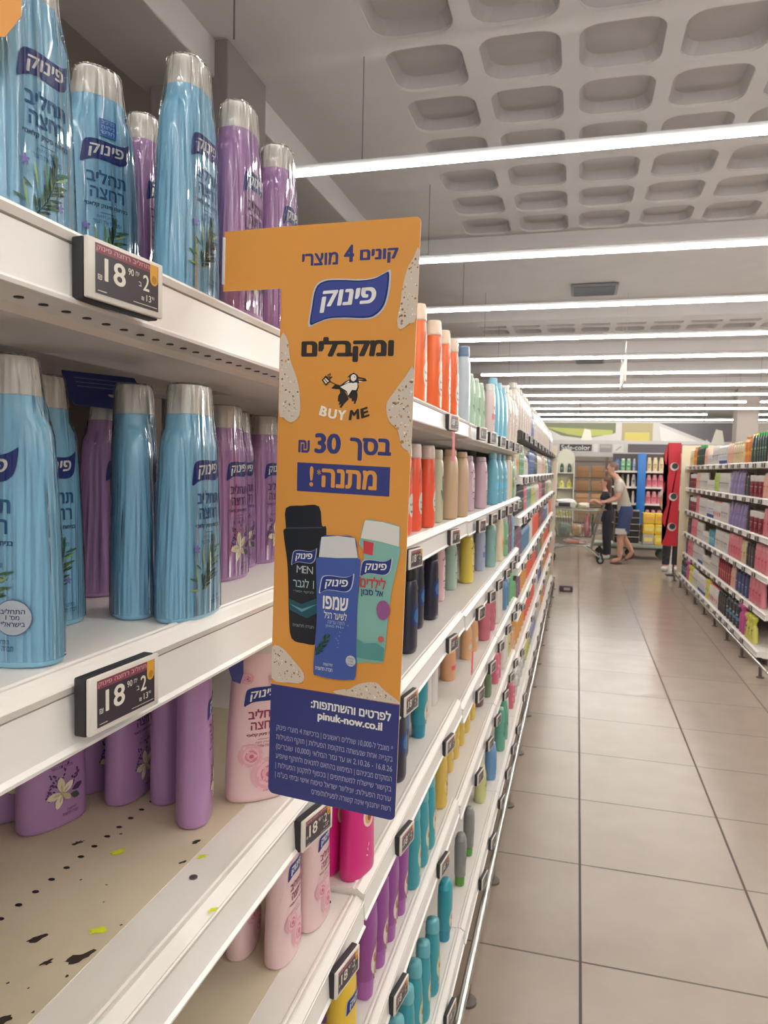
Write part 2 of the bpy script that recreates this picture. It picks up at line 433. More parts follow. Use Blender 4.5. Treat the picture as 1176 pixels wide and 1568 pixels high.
# LED light strips
LED = mat((255, 252, 246), 0.4, emit=LED_STRENGTH, name='led_diffuser')
ys = [4.50, 6.60, 8.66, 10.72, 12.62, 14.62, 16.69, 18.7, 20.6, 22.65, 24.9, 27.3, 29.8, 32.6]
for k, y in enumerate(ys):
    segs = [(-1.95, 8.2)] if k not in (8, 10) else ([(-1.95, 4.15), (4.5, 8.2)] if k == 8 else [(-1.95, 3.9), (5.4, 8.2)])
    lab = '%s row of white LED strip light counting from the camera' % word(k + 1)
    t = thing('strip_light', lab, 'light', (0, y, 3.5), group='rows of LED strip lights')
    bm = bmesh.new(); bl = bmesh.new(); bc = bmesh.new()
    for a, b in segs:
        box(bm, a, b, -0.022, 0.022, 0.012, 0.05)
        prof = [(0.028 * math.cos(R(q)), 0.024 * math.sin(R(q)) + 0.012) for q in range(180, 361, 20)]
        va = [bl.verts.new((a, p[0], p[1])) for p in prof]; vb = [bl.verts.new((b, p[0], p[1])) for p in prof]
        for i in range(len(prof) - 1): bl.faces.new((va[i], va[i + 1], vb[i + 1], vb[i]))
        bl.faces.new((va[-1], va[0], vb[0], vb[-1])); bl.faces.new(va[::-1]); bl.faces.new(vb)
        for x in (a + 0.55, (a + b) / 2 + 0.5, b - 0.5): tube(bc, [(x, 0, 0.05), (x, 0, 0.69)], 0.003, 5)
    link('housing', fix(bm), mat((200, 200, 200), 0.4), t); link('diffuser', fix(bl), LED, t); link('cable', fix(bc), mat((96, 94, 94), 0.5), t)
for k, y in enumerate((2.42, .36, -1.7, -3.75)):
    t = thing('strip_light', '%s row of white LED strip light behind the nearest visible one, above the camera' % word(k + 1), 'light', (0, y, 3.5), group='rows of LED strip lights')
    bm = bmesh.new(); box(bm, -1.2, 6.0, -0.022, 0.022, 0.012, 0.05); link('housing', fix(bm), mat((200, 200, 200), 0.4), t)
    bl = bmesh.new(); box(bl, -1.2, 6.0, -0.026, 0.026, -0.012, 0.012, bevel=.006); link('diffuser', fix(bl), LED, t)
    bc = bmesh.new(); tube(bc, [(2, 0, 0.05), (2, 0, 0.69)], 0.003, 5); link('cable', fix(bc), mat((96, 94, 94), 0.5), t)
bm = bmesh.new()
t = thing('hanging_cable', 'thin dark cable hanging from the ceiling above the purple bottles', 'cable', (-1.72, 3.36, 4.2))
tube(bm, [(0, 0, 0), (0.0, 0, -0.5)], 0.004, 6); link('wire', fix(bm), mat((80, 78, 80), 0.5), t)

# ================================================================== LEFT SHELVING
SHELF = mat((232, 226, 219), 0.38, noise=0.03, nscale=6, name='cream_white_enamel')
SHELF_OLD = mat((214, 200, 174), 0.5, noise=0.10, nscale=9, name='worn_beige_enamel')
LIP = mat((240, 236, 231), 0.35, name='white_price_rail')
SHELF_DK = mat((84, 80, 78), 0.5, name='grey_enamel')
def shelf_board(unit, xr, y0, y1, z, dark=False, depth=0.42, worn=False, holes=False, thin=False):
    """xr: x of the double ridge at the front edge. Surface at z."""
    b_ = bmesh.new()
    P = [(xr - depth, z), (xr - 0.012, z), (xr - 0.0105, z + 0.0022), (xr - 0.0075, z + 0.0022), (xr - 0.006, z), (xr - 0.0045, z), (xr - 0.003, z + 0.0022), (xr, z + 0.0022), (xr + 0.002, z),
         (xr + 0.011, z - 0.006), (xr + 0.0125, z - 0.0045), (xr + 0.014, z - 0.006), (xr + 0.0125, z - 0.011),
         (xr + 0.002, z - 0.012), (xr + 0.002, z - 0.047), (xr - 0.03, z - 0.049), (xr - 0.032, z - 0.055), (xr - 0.13, z - 0.057), (xr - 0.14, z - 0.03), (xr - depth, z - 0.025)]
    prism_y(b_, P, y0 + 0.0015, y1 - 0.0015)
    s = link('shelf_board', fix(b_), [SHELF_DK if dark else SHELF], unit, smooth=False)
    if worn:
        b_ = bmesh.new(); box(b_, xr - depth + 0.01, xr - 0.052, y0 + 0.003, y1 - 0.003, z, z + 0.0008); link('liner', fix(b_), SHELF_OLD, s)
    b_ = bmesh.new()
    P = [(xr + 0.0025, z - 0.0125), (xr + 0.0115, z - 0.0125), (xr + 0.0135, z - 0.046), (xr + 0.017, z - 0.0485), (xr + 0.0165, z - 0.051), (xr + 0.011, z - 0.050), (xr + 0.0025, z - 0.0475)]
    prism_y(b_, P, y0 + 0.002, y1 - 0.002)
    link('price_rail', fix(b_), mat((70, 68, 68), 0.5) if dark else LIP, s, smooth=False)
    if holes:
        b_ = bmesh.new()
        for k in range(int((y1 - y0 - 0.04) / 0.022)):
            y = y0 + 0.03 + k * 0.022
            cyl(b_, (xr - 0.016, y, z - 0.0487), 0.0032, 0.0012, 'z', 10)
        link('slot_holes', fix(b_), BLACK, s)
    return s
def gondola(label, xr, y0, y1, levels, dark_top=False, near=False, base_x=None):
    t = thing('shelving_unit', label, 'shelving', (0, 0, 0), group='bays of the left shelving')
    b_ = bmesh.new(); box(b_, xr - 0.45, xr - 0.425, y0, y1, 0.02, levels[0] + (0.02 if not dark_top else 0.03)); link('back_panel', fix(b_), mat((88, 78, 74), 0.65), t)
    for y in (y0, y1 - 0.03):
        b_ = bmesh.new(); box(b_, xr - 0.424, xr - 0.39, y + 0.001, y + 0.029, 0.0, levels[0] - 0.03); link('upright', fix(b_), mat((190, 184, 176), 0.5), t)
    boards = []
    for k, z in enumerate(levels):
        bx = xr if base_x is None or z > 0.3 else base_x
        boards += [shelf_board(t, bx, y0, y1, z, dark=(dark_top and k == 0), depth=0.42 + (bx - xr), worn=(near and k == 2) or (near and k == 3), holes=(near and k == 0))]
    b_ = bmesh.new(); bx = base_x or xr
    box(b_, bx - 0.06, bx - 0.04, y0, y1, 0.0, levels[-1] - 0.06); link('plinth', fix(b_), mat((176, 168, 158), 0.6), t)
    return boards
X1 = -0.332
LEV1 = [1.752, 1.457, 1.177, 0.882, 0.584, 0.165]
LEV2 = [1.745, 1.452, 1.165, 0.892, 0.580, 0.165]
LEV3 = [1.741, 1.449, 1.158, 0.868, 0.562, 0.165]
LEVF = [1.83, 1.57, 1.33, 1.04, 0.774, 0.47, 0.165]
NEAR = gondola('nearest bay of white shelving holding the blue and purple bottles', X1, 0.16, 1.115, LEV1, near=True, base_x=-0.305)
gondola('second bay of white shelving just behind the orange sign', X1, 1.115, 2.16, LEV2, base_x=-0.305)
gondola('third bay of the left white shelving, with blue and lilac bottles', -0.327, 2.16, 3.16, LEV3, base_x=-0.302)
gondola('fourth bay of the left white shelving, before the dark topped bays', -0.325, 3.16, 4.18, LEV3, base_x=-0.302)
for k in range(6):
    gondola('%s dark topped bay of the left shelving counting away from the camera' % word(k + 1), -0.325, 4.18 + k, 5.18 + k, LEVF, dark_top=True, base_x=-0.305)


# marks on the worn third and fourth shelves
def blob(a, x, y, r, m, seed, stretch=1.6, ang=0.6):
    r *= .68
    rn = random.Random(seed); n = 14; c, s = math.cos(ang), math.sin(ang); P = []
    for i in range(n):
        q = 2 * math.pi * i / n; rr = r * (0.5 + 0.8 * rn.random()); u, v = rr * math.cos(q) * stretch, rr * math.sin(q)
        P.append((x + c * u - s * v, y + s * u + c * v))
    return a.poly(P, m)
def flat_on(a, name, z, parent=None):
    """lay a flat artwork (x, z) down on a horizontal surface: x -> X, z -> Y"""
    me = a.mesh(name)
    for v in me.vertices: v.co = (v.co.x, v.co.z, z - v.co.y)
    me.flip_normals() if me.polygons and me.polygons[0].normal.z < 0 else None
    return link(name, me, None, parent)
CHIP = mat((58, 46, 40), 0.7)
a = Art()
for k in range(22): a.disc(-0.4985, 0.348 + k * 0.0222, 0.0036, BLACK, 0.0026, 12)
flat_on(a, 'punched_holes', 1.1781, NEAR[2])
a = Art()
for k, (x, y, r) in enumerate([(-.447, .512, .0065), (-.417, .489, .0045), (-.395, .502, .009), (-.404, .427, .006), (-.389, .66, .004), (-.397, .70, .0045), (-.43, .46, .0018), (-.46, .47, .0015), (-.41, .46, .0015), (-.388, .55, .002), (-.44, .60, .0016), (-.47, .60, .002), (-.425, .575, .0015), (-.39, .48, .0025), (-.388, .44, .002), (-.52, .66, .005), (-.487, .69, .0025)]):
    blob(a, x, y, r, CHIP, k, 1.9 if r > .003 else 1.1, 1.0)
flat_on(a, 'paint_chips', 1.1782, NEAR[2])
b_ = bmesh.new(); cyl(b_, (-0.365, 0.638, 1.177), 0.0042, 0.0012, 'z', 14); link('screw', fix(b_), mat((120, 116, 110), 0.35, 0.8), NEAR[2])
b_ = bmesh.new(); cyl(b_, (-0.372, 1.085, 0.882), 0.0042, 0.0012, 'z', 14); link('screw', fix(b_), mat((90, 86, 80), 0.35, 0.8), NEAR[3])
YEL = mat((226, 232, 40), 0.6)
for k, (x, y, r, zz, lab) in enumerate([(-.403, .537, .0075, 1.1782, 'scrap of yellow sticker on the worn shelf near the large brown paint chip'), (-.466, .657, .007, 1.1782, 'scrap of yellow sticker on the worn shelf below the purple bottles'), (-.376, .676, .005, 1.1774, 'small scrap of yellow sticker beside the upright purple bottle'), (-.321, .598, .004, 1.1755, 'scrap of yellow sticker on the front lip of the worn shelf')]):
    a = Art(0.0)
    blob(a, 0, 0, r, YEL, 50 + k, 1.7, 0.9); 
    o = flat_on(a, 'sticker_scrap', 0.0); 
    b2 = bmesh.new(); b2.from_mesh(o.data); g = bmesh.ops.extrude_face_region(b2, geom=b2.faces[:]); bmesh.ops.translate(b2, vec=(0, 0, 0.0003), verts=[v for v in g['geom'] if isinstance(v, bmesh.types.BMVert)]); fix(b2); b2.to_mesh(o.data); b2.free()
    o.location = (x, y, zz); tag(o, lab, 'sticker', 'yellow sticker scraps')

# bumper rail along the foot of the shelving, on floor feet
t = thing('bumper_rail', 'long shiny steel bumper rail along the foot of the left shelving', 'rail')
b_ = bmesh.new(); tube(b_, [(-0.262, 0.3, 0.095), (-0.262, 5.2, 0.095), (-0.275, 10.4, 0.095)], 0.0125, 12); link('rail', fix(b_), CHROME, t)
for k in range(15):
    y = 0.75 + k * 0.66
    b_ = bmesh.new(); tube(b_, [(-0.262, y, 0.09), (-0.263, y, 0.045), (-0.268, y, 0.012)], 0.009, 8); cyl(b_, (-0.266, y, 0.0), 0.03, 0.008, 'z', 16); box(b_, -0.284, -0.262, y - 0.01, y + 0.01, 0.03, 0.042)
    link('foot', fix(b_), mat((112, 104, 96), 0.45, 0.4), t)

# ================================================================== BOTTLES OF THE NEAREST BAY
LP = [(0.0, .0380, .0185), (0.0015, .0402, .0203), (0.005, .0414, .0212), (0.03, .0412, .0212), (0.09, .0386, .0205), (0.14, .0352, .0198), (0.160, .0335, .0192), (0.1665, .0318, .0186), (0.1715, .0280, .0182), (0.1765, .0256, .0180), (0.184, .0250, .0178), (0.187, .0248, .0177)]
LC = [(0.1872, .0240, .0176), (0.189, .0240, .0176), (0.206, .0220, .0168), (0.2115, .0212, .0162), (0.2138, .0198, .0150)]
LW = wrapper(LP)
CAPM = mat((212, 207, 198), 0.32, coat=0.4, name='milky_cap')
def flag(a, cx, cz, wd, hd, outline=True):
    """blue waving brand flag with white lettering"""
    S = [(-.5, -.5), (-.485, -.2), (-.44, .18), (-.33, .30), (-.12, .33), (.14, .31), (.32, .345), (.45, .45), (.5, .5), (.487, .18), (.44, -.13), (.34, -.29), (.2, -.335), (-.06, -.315), (-.26, -.33), (-.4, -.42)]
    if outline: a.layer().poly(smooth([(cx + x * wd * 1.07, cz + z * hd * 1.09) for x, z in S], 3), SILVER)
    a.layer().poly(smooth([(cx + x * wd, cz + z * hd) for x, z in S], 3), NAVY)
    a.layer()
    a.text(heb('פינוק'), 0, 0, 0, 0, WHITE, 0.03, quad=[(cx - .36 * wd, cz - .30 * hd), (cx + .335 * wd, cz - .21 * hd), (cx + .37 * wd, cz + .235 * hd), (cx - .325 * wd, cz + .145 * hd)])
def petal(a, x, z, l, wd, ang, m):
    c, s = math.cos(ang), math.sin(ang); P = []
    for u, v in ((0, 0), (.25, .32), (.55, .5), (.85, .3), (1, 0), (.85, -.3), (.55, -.5), (.25, -.32)):
        P.append((x + c * u * l - s * v * wd, z + s * u * l + c * v * wd))
    a.poly(P, m)
def art_rosemary(a):
    n0 = len(a.bm.verts)
    gr = [mat((58, 96, 62), 0.5), mat((92, 128, 78), 0.5), mat((132, 156, 96), 0.5), mat((44, 78, 62), 0.5)]
    rn = random.Random(3)
    stem = [(-.006, .028), (.004, .040), (.010, .052), (.014, .066)]
    a.layer().line(stem, .0012, gr[3])
    for k in range(26):
        q = k / 25; i = min(2, int(q * 3)); f = q * 3 - i
        x = stem[i][0] + f * (stem[i + 1][0] - stem[i][0]); z = stem[i][1] + f * (stem[i + 1][1] - stem[i][1])
        sd = 1 if k % 2 else -1
        a.layer() if k % 5 == 0 else None
        petal(a, x, z, .008 + .009 * rn.random() * (1 if q > .2 else .7), .0024, R(58 + sd * (28 + 22 * rn.random())), gr[rn.randrange(4)])
    for x, z, l, q in ((-.012, .030, .022, 100), (-.004, .046, .022, 96), (.004, .05, .02, 92), (-.012, .036, .012, 160), (-.010, .028, .014, 175), (.004, .036, .013, 10), (-.008, .046, .01, 140)):
        petal(a, x, z, l, .002, R(q), gr[rn.randrange(4)])
    v = mat((112, 104, 170), 0.5)
    for (x, z, s) in ((-.014, .0655, .0042), (.017, .040, .0035)):
        for k in range(5): petal(a, x, z, s, s * .55, R(72 * k + 18), v)
    for v_ in list(a.bm.verts)[n0:]: v_.co.x -= .006
def art_vanilla(a):
    rn = random.Random(5); lv = [mat((96, 66, 116), 0.5), mat((74, 52, 92), 0.5)]; cr = [mat((228, 218, 186), 0.5), mat((240, 232, 206), 0.5), mat((212, 198, 156), 0.5)]
    a.layer()
    for (x0, z0, x1, z1) in ((-.012, .040, .004, .070), (-.016, .036, -.010, .064), (.012, .046, .022, .060)):
        for k in range(14):
            q = k / 13; petal(a, x0 + q * (x1 - x0) + rn.uniform(-.003, .003), z0 + q * (z1 - z0) + rn.uniform(-.002, .002), .0042, .0024, R(rn.uniform(20, 160)), lv[k % 2])
    a.layer(); petal(a, .012, .040, .016, .008, R(15), lv[1]); petal(a, .010, .036, .014, .008, R(-25), mat((70, 88, 70), 0.5))
    a.layer()
    for x, z, l, q, i in ((0, .040, .020, 98, 0), (0, .040, .018, 40, 1), (0, .040, .019, 185, 0), (-.001, .040, .018, 250, 1), (0, .040, .014, 320, 2)):
        petal(a, x, z, l, l * .5, R(q), cr[i])
    a.layer()
    for q in (98, 40, 185, 250, 320): petal(a, 0, .040, .011, .003, R(q), cr[2])
    a.disc(0, .040, .0022, mat((206, 180, 96), 0.5))
def rose(a, x, z, r, leaf=True):
    cs = [mat((228, 178, 188), 0.5), mat((228, 170, 182), 0.5), mat((236, 192, 200), 0.5), mat((214, 136, 156), 0.5), mat((230, 176, 188), 0.5), mat((200, 104, 130), 0.5)]
    if leaf:
        a.layer(); petal(a, x - r * .5, z + r * .6, r * 1.1, r * .6, R(130), mat((122, 122, 96), 0.5))
    for k, c in enumerate(cs):
        q = r * (1 - k * .165); a.layer()
        a.disc(x + r * .06 * (k % 2), z + r * .05 * ((k + 1) % 2), q, c, q * .92, 14, k * .7)
        if k < 5:
            for j in range(3): petal(a, x, z, q * 1.04, q * .55, R(120 * j + 40 * k), cs[(k + 2) % 3])
def art_rose(a):
    rose(a, .006, .034, .023); rose(a, -.016, .060, .016, False); rose(a, .016, .156, .009, False); rose(a, -.02, .158, .008)
def art_pink(a):
    a.layer().disc(.004, .105, .017, mat((240, 214, 206), 0.5), .02, 16)
    a.layer().disc(.004, .104, .012, mat((226, 168, 120), 0.5), .014, 12); a.layer().disc(.005, .103, .006, mat((150, 70, 40), 0.5), .008, 10)
    a.layer(); [petal(a, .002, .05 - .008 * k, .008, .003, R(70 + 40 * k), mat((250, 180, 205), 0.5)) for k in range(3)]
PROTO = {}
def lotion(kind):
    if kind in PROTO: return PROTO[kind]
    col, ink, art = {'blue': ((142, 196, 224), (44, 100, 152), art_rosemary), 'purple': ((180, 138, 188), (104, 52, 110), art_vanilla),
                     'rose': ((236, 204, 206), (150, 60, 96), art_rose), 'magenta': ((222, 40, 134), (240, 150, 196), art_pink)}[kind]
    b = bmesh.new(); body_loft(b, LP, 36); body = to_mesh('body', fix(b), mat(col, .34, coat=.35))
    b = bmesh.new(); body_loft(b, LC, 36); cap = to_mesh('cap', fix(b), CAPM if kind != 'magenta' else mat((236, 70, 150), 0.4))
    parts = [('body', body), ('cap', cap)]
    if kind != 'magenta':
        a = Art(); flag(a, 0.0, .137, .048, .028, False); parts.append(('brand_logo', a.mesh('brand_logo', LW)))
        I = mat(ink, 0.5); D = mat(tuple(int(v * .75) for v in ink), 0.5)
        a = Art(); a.layer()
        a.text(heb('תחליב'), -.019, .019, .1065, .1185, I, 0.04); a.text(heb('רחצה'), -.016, .017, .0925, .1025, I, 0.04)
        a.text(heb('בניחוח פינוק קלאסי'), -.021, .021, .0835, .0885, D, 0.03); a.rect(-.007, .007, .0798, .0803, D)
        a.text(heb('מעניק לחות'), -.010, .010, .0743, .0778, I); a.text(heb('ומטפח את העור'), -.0135, .0135, .0695, .073, I)
        a.text(heb('הידרטציה'), .006, .018, .0172, .0202, D); a.text(heb('חברה חדשנית'), .000, .021, .0125, .0158, D)
        parts.append(('label_text', a.mesh('label_text', LW)))
    a = Art(); art(a); parts.append(('label_picture', a.mesh('label_picture', LW)))
    PROTO[kind] = parts; return parts
def film_mesh():
    P = [(z, a + .0012, b + .0012) for z, a, b in LP[2:8]] + [(.187, .0262, .0190), (.206, .0234, .0182), (.2125, .0224, .0174), (.2152, .0208, .0160)]
    b = bmesh.new(); body_loft(b, P, 48); return to_mesh('shrink_film', fix(b), FILM)
FILM_ME = None
def place(name, parts, loc, rotz, label, cat, group=None, scale=(1, 1, 1)):
    t = thing(name, label, cat, loc, R(rotz), group); t.scale = scale
    for p in parts:
        o = bpy.data.objects.new(p[0], p[1]); C.objects.link(o); o.parent = t
        if len(p) > 2: o.location = p[2]
    return t
GB, GP, GR = 'blue body wash bottles', 'purple body wash bottles', 'pink rose body wash bottles'
def lot(kind, x, y, z, rot, label, sc_=1.0):
    global FILM_ME
    if FILM_ME is None: FILM_ME = film_mesh()
    return place('body_wash_bottle', lotion(kind) + ([('shrink_film', FILM_ME)] if z > 1.4 else []), (x, y, z), rot, label, 'bottle', {'blue': GB, 'purple': GP, 'rose': GR, 'magenta': 'magenta body wash bottles'}[kind], (sc_, sc_, sc_))
z1, z2, z3, z4, z5 = [v + 0.0004 for v in LEV1[:5]]
z3w, z4w = z3 + 0.0008, z4 + 0.0008
# top shelf
A_ = lot('blue', -0.412, 0.469, z1, 84, 'large blue body wash bottle cut by the top left corner of the photo')
B_ = lot('blue', -0.454, 0.608, z1, 62, 'blue body wash bottle with a square blue sticker on the top shelf')
lot('purple', -0.464, 0.701, z1, 92, 'purple body wash bottle half hidden between two blue ones on top shelf')
lot('blue', -0.360, 0.614, z1, 90, 'blue body wash bottle at the edge of the top shelf above the orange arm')
lot('purple', -0.352, 0.700, z1, 92, 'purple body wash bottle right behind the orange sign arm, nearer one')
lot('purple', -0.352, 0.800, z1, 92, 'purple body wash bottle farthest along the top shelf, beside the light strip')
# second shelf
lot('blue', -0.388, 0.420, z2, 1, 'blue body wash bottle with round grey seal at the left edge')
lot('blue', -0.444, 0.516, z2, 78, 'blue body wash bottle standing just behind the one with the grey seal')
lot('blue', -0.405, 0.595, z2, 125, 'blue body wash bottle turned so that no label shows')
lot('blue', -0.349, 0.599, z2, 90, 'blue body wash bottle at shelf edge showing its rosemary sprig')
lot('purple', -0.491, 0.680, z2, 80, 'purple body wash bottle in the shade below the dark blue card')
lot('purple', -0.503, 0.735, z2, 95, 'purple body wash bottle in deep shade beside the unlabelled blue one')
lot('purple', -0.425, 0.815, z2, 86, 'purple body wash bottle peeking out behind the rosemary blue bottle')
lot('purple', -0.456, 0.900, z2, 80, 'purple body wash bottle with its whole vanilla flower in view, second shelf')
lot('purple', -0.450, 0.985, z2, 82, 'purple body wash bottle with an orange tag on its neck')
lot('purple', -0.425, 1.070, z2, 80, 'purple body wash bottle at the left edge of the orange sign, second shelf')
# third shelf
lot('purple', -0.633, 0.696, z3w, 62, 'purple bottle at the far left of the third shelf, cut by the photo')
lot('purple', -0.580, 0.690, z3w, 72, 'purple bottle with a large vanilla flower below the shelf price label')
lot('purple', -0.589, 0.795, z3w, 74, 'purple bottle half hidden just right of the large vanilla flower')
lot('purple', -0.538, 0.782, z3w, 92, 'purple bottle third from the left among those standing in a row')
lot('purple', -0.489, 0.800, z3w, 100, 'purple bottle directly left of the front purple one, third shelf')
lot('purple', -0.432, 0.757, z3w, 114, 'purple bottle standing in front beside the pink rose bottle')
lot('rose', -0.383, 0.828, z3w, 44, 'pink rose bottle on third shelf beside the purple ones')
# fourth and fifth shelf
lot('rose', -0.458, 0.947, z4w, 96, 'pink rose bottle in the back, left of the two front ones, fourth shelf')
lot('rose', -0.395, 0.948, z4w, 90, 'pink rose bottle in front on the fourth shelf with two roses')
lot('rose', -0.381, 1.036, z4w, 88, 'pink rose bottle behind the front one, beside the magenta bottles')
lot('rose', -0.425, 0.86, z5, 84, 'pink rose bottle on the fifth shelf at the bottom edge of the photo')
lot('rose', -0.42, 0.95, z5, 84, 'pink rose bottle behind the one at the bottom edge of the photo')
zb4 = LEV2[3] + 0.0004
lot('magenta', -0.398, 1.167, zb4, 80, 'magenta bottle behind the front magenta one beside the pink roses', 1.0)
lot('magenta', -0.350, 1.170, zb4, 74, 'magenta bottle in front, standing at the end of the second bay shelf', 1.0)

# round grey seal, blue sticker: stuck on their bottles
sealbot = [o for o in C.objects if o.get('label', '').startswith('blue body wash bottle with round grey seal')][0]
a = Art(); a.layer().disc(.0215, .036, .0125, mat((70, 96, 150), 0.4), n=28); a.layer().disc(.0215, .036, .0119, mat((170, 178, 186), 0.35), n=28); a.layer()
a.text(heb('התחליב'), .0135, .0295, .0386, .0422, NAVY2, .01); a.text(heb("מס' 1"), .017, .026, .0346, .0378, NAVY2, .01); a.text(heb('בישראל*'), .0135, .0295, .0300, .0336, NAVY2, .01)
o = link('round_seal', a.mesh('round_seal', wrapper(LP, off=0.0022)), None, sealbot); o['label'] = 'round grey seal with blue writing'
a = Art(); a.layer().rect(-.007, .009, .150, .166, mat((40, 96, 176), 0.35)); a.layer()
for k, s in enumerate(('מרכיב', 'ניחוח', 'חדש')): a.text(heb(s), -.005, .007, .1618 - k * .0047, .1648 - k * .0047, mat((150, 190, 230), 0.5))
o = link('blue_sticker', a.mesh('blue_sticker', wrapper(LP, off=0.0011)), None, B_); o['label'] = 'square bright blue sticker'

# ================================================================== THE ORANGE PROMOTION SIGN
su = Vector((0.9958, -0.0875, -0.0278)).normalized(); sv = Vector((0.0261, -0.0205, 0.9994)); sv = (sv - sv.dot(su) * su).normalized(); sn = sv.cross(su)
sign = thing('promotion_sign', 'tall orange and blue shelf flag sign with Hebrew writing jutting from the top shelf', 'sign')
sign.matrix_world = Matrix(((su.x, sn.x, sv.x, -0.2692), (su.y, sn.y, sv.y, 0.6265), (su.z, sn.z, sv.z, 1.8192), (0, 0, 0, 1)))
ORANGE = mat((226, 155, 68), 0.42); SBLUE = mat((50, 58, 124), 0.42); INKB = mat((52, 58, 120), 0.45); INKK = mat((40, 34, 32), 0.5)
def mm(pts): return [(x / 1000, z / 1000) for x, z in pts]
def arc(cx, cz, r, a0, a1, n=5): return [(cx + r * math.cos(R(a0 + (a1 - a0) * i / n)), cz + r * math.sin(R(a0 + (a1 - a0) * i / n))) for i in range(n + 1)]
out = [(-62.9, -.8)] + [(0, 0)] + arc(127.8, -4.5, 4.5, 90, 0) + arc(126.8, -535.3, 5.5, 0, -90) + arc(6, -534.8, 6, 270, 180) + [(0, -57), (-1.2, -55.6), (-62.9, -56)]
bm = bmesh.new()
fr = [bm.verts.new((x, 0, z)) for x, z in mm(out)]; bk = [bm.verts.new((x, 0.0009, z)) for x, z in mm(out)]
f = bm.faces.new(fr); f.material_index = 0
g = bm.faces.new(bk[::-1]); g.material_index = 0
for i in range(len(fr)): bm.faces.new((fr[i], bk[i], bk[(i + 1) % len(fr)], fr[(i + 1) % len(fr)])).material_index = 1
bmesh.ops.triangulate(bm, faces=[f, g]); fix(bm)
link('panel', bm, [ORANGE, mat((246, 226, 196), 0.5)], sign, smooth=False)
E_ = 0.00015
a = Art(E_); a.layer().poly(mm([(0, -431.1), (132.3, -430.2)] + arc(126.8, -535.3, 5.5, 0, -90) + arc(6, -534.8, 6, 270, 180)), SBLUE)
link('blue_footer', a.mesh('blue_footer'), None, sign)
def TX(a, s, x0, x1, z0, z1, m, b=0.02, sl=0): a.text(heb(s), x0 / 1000, x1 / 1000, z0 / 1000, z1 / 1000, m, b, sl)
a = Art(E_); a.lay = 1
TX(a, 'קונים', 77, 113, -37.5, -25, INKB, .055); TX(a, '4', 61.5, 71.5, -35, -20, INKB, .055); TX(a, 'מוצרי', 20, 56, -36.5, -25.5, INKB, .055)
TX(a, 'ומקבלים', 22, 112.5, -123, -100.5, INKK, .06)
TX(a, '₪', 22, 33.6, -206, -194.4, INKB, .04); TX(a, '30', 38.5, 65, -206, -187.5, INKB, .06); TX(a, 'בסך', 73.8, 114, -211, -190.5, INKB, .055)
link('headline_lettering', a.mesh('headline_lettering'), None, sign)
a = Art(E_); S = [(30.1, -88.9), (31.3, -75.7), (34.8, -57.0), (43.6, -50.8), (59.2, -50.4), (77.6, -51.6), (91.6, -50.4), (100.4, -46.7), (105.1, -46.0), (104.9, -60.4), (101.6, -73.9), (94.0, -81.9), (84.0, -84.4), (63.6, -83.5), (48.0, -84.1), (37.5, -87.2)]
cx_, cz_ = 67.5, -67.3
a.layer().poly(smooth(mm([(cx_ + (x - cx_) * 1.045, cz_ + (z - cz_) * 1.075) for x, z in S])), SILVER)
a.layer().poly(smooth(mm(S)), NAVY2); a.layer().poly(smooth(mm([(cx_ + (x - cx_) * .955, cz_ + (z - cz_) * .93) for x, z in S])), mat((58, 72, 150), 0.4))
a.layer(); a.text(heb('פינוק'), 0, 0, 0, 0, WHITE, .045, quad=mm([(39.5, -79.0), (92.5, -77.0), (94.8, -57.5), (42.5, -59.5)]))
link('brand_logo', a.mesh('brand_logo'), None, sign)
a = Art(E_)
a.layer(); K = INKK; Wt = mat((244, 236, 222), 0.5)
a.poly(mm([(53.5, -146.6), (57, -143.2), (62, -143.6), (63.5, -147.5), (58, -147.2)]), K)
a.poly(mm([(61.5, -146), (66.5, -148.5), (69.8, -153.5), (71.2, -156.2), (67, -160.2), (64.2, -164), (62.4, -163.5), (64, -160.4), (61.4, -161.8), (62.2, -158.6), (60.4, -158.2), (60.6, -153.5), (62.5, -150.5)]), K)
a.poly(mm([(71.3, -153.8), (74.3, -148.6), (78.8, -147.8), (79.8, -152.5), (79.2, -156.4), (77.6, -160.3), (76.4, -160.2), (76.6, -157.6), (74.2, -158), (74.0, -155.2), (72, -155.4)]), K)
a.poly(mm([(61.2, -144.6), (67.5, -140.2), (71.6, -138.2), (70.6, -136.2), (68.6, -137.0), (71.4, -134.2), (75, -132.4), (78.6, -134.2), (80, -136.2), (86.6, -137.4), (88.3, -139.8), (83.5, -140.3), (79.6, -142), (80.6, -145), (79.3, -149), (74.5, -149), (70.6, -154.8), (68.6, -150), (62.8, -147)]), K)
a.layer()
a.poly(mm([(62.4, -145.3), (70, -141.6), (79, -141.2), (79.4, -145), (78, -148), (74, -147.8), (70.5, -153), (69.2, -149)]), Wt)
a.disc(.0752, -.1370, .0028, Wt, .0031); a.poly(mm([(80, -137.8), (85.5, -138.5), (80, -138.8)]), ORANGE); a.poly(mm([(80.2, -139.6), (84.4, -140.2), (80.8, -141.2)]), Wt)
a.poly(mm([(66, -142.6), (70.6, -139.4), (71.4, -140.6)]), Wt)
a.layer(); a.disc(.0762, -.1362, .0005, K, n=8); a.line(mm([(71.5, -139.2), (75, -141.6), (77.5, -139)]), .0008, K)
a.line(mm([(52, -140.4), (57.5, -143), (63, -144.5)]), .0009, K)
a.poly(mm([(43.8, -139.2), (47.8, -135.0), (53, -140.2), (48, -144.2)]), K); a.line(mm([(50.2, -137.6), (49.8, -134.6), (52.4, -133.4), (51.2, -137.4), (54.2, -136.2), (51.2, -138.6)]), .0008, K)
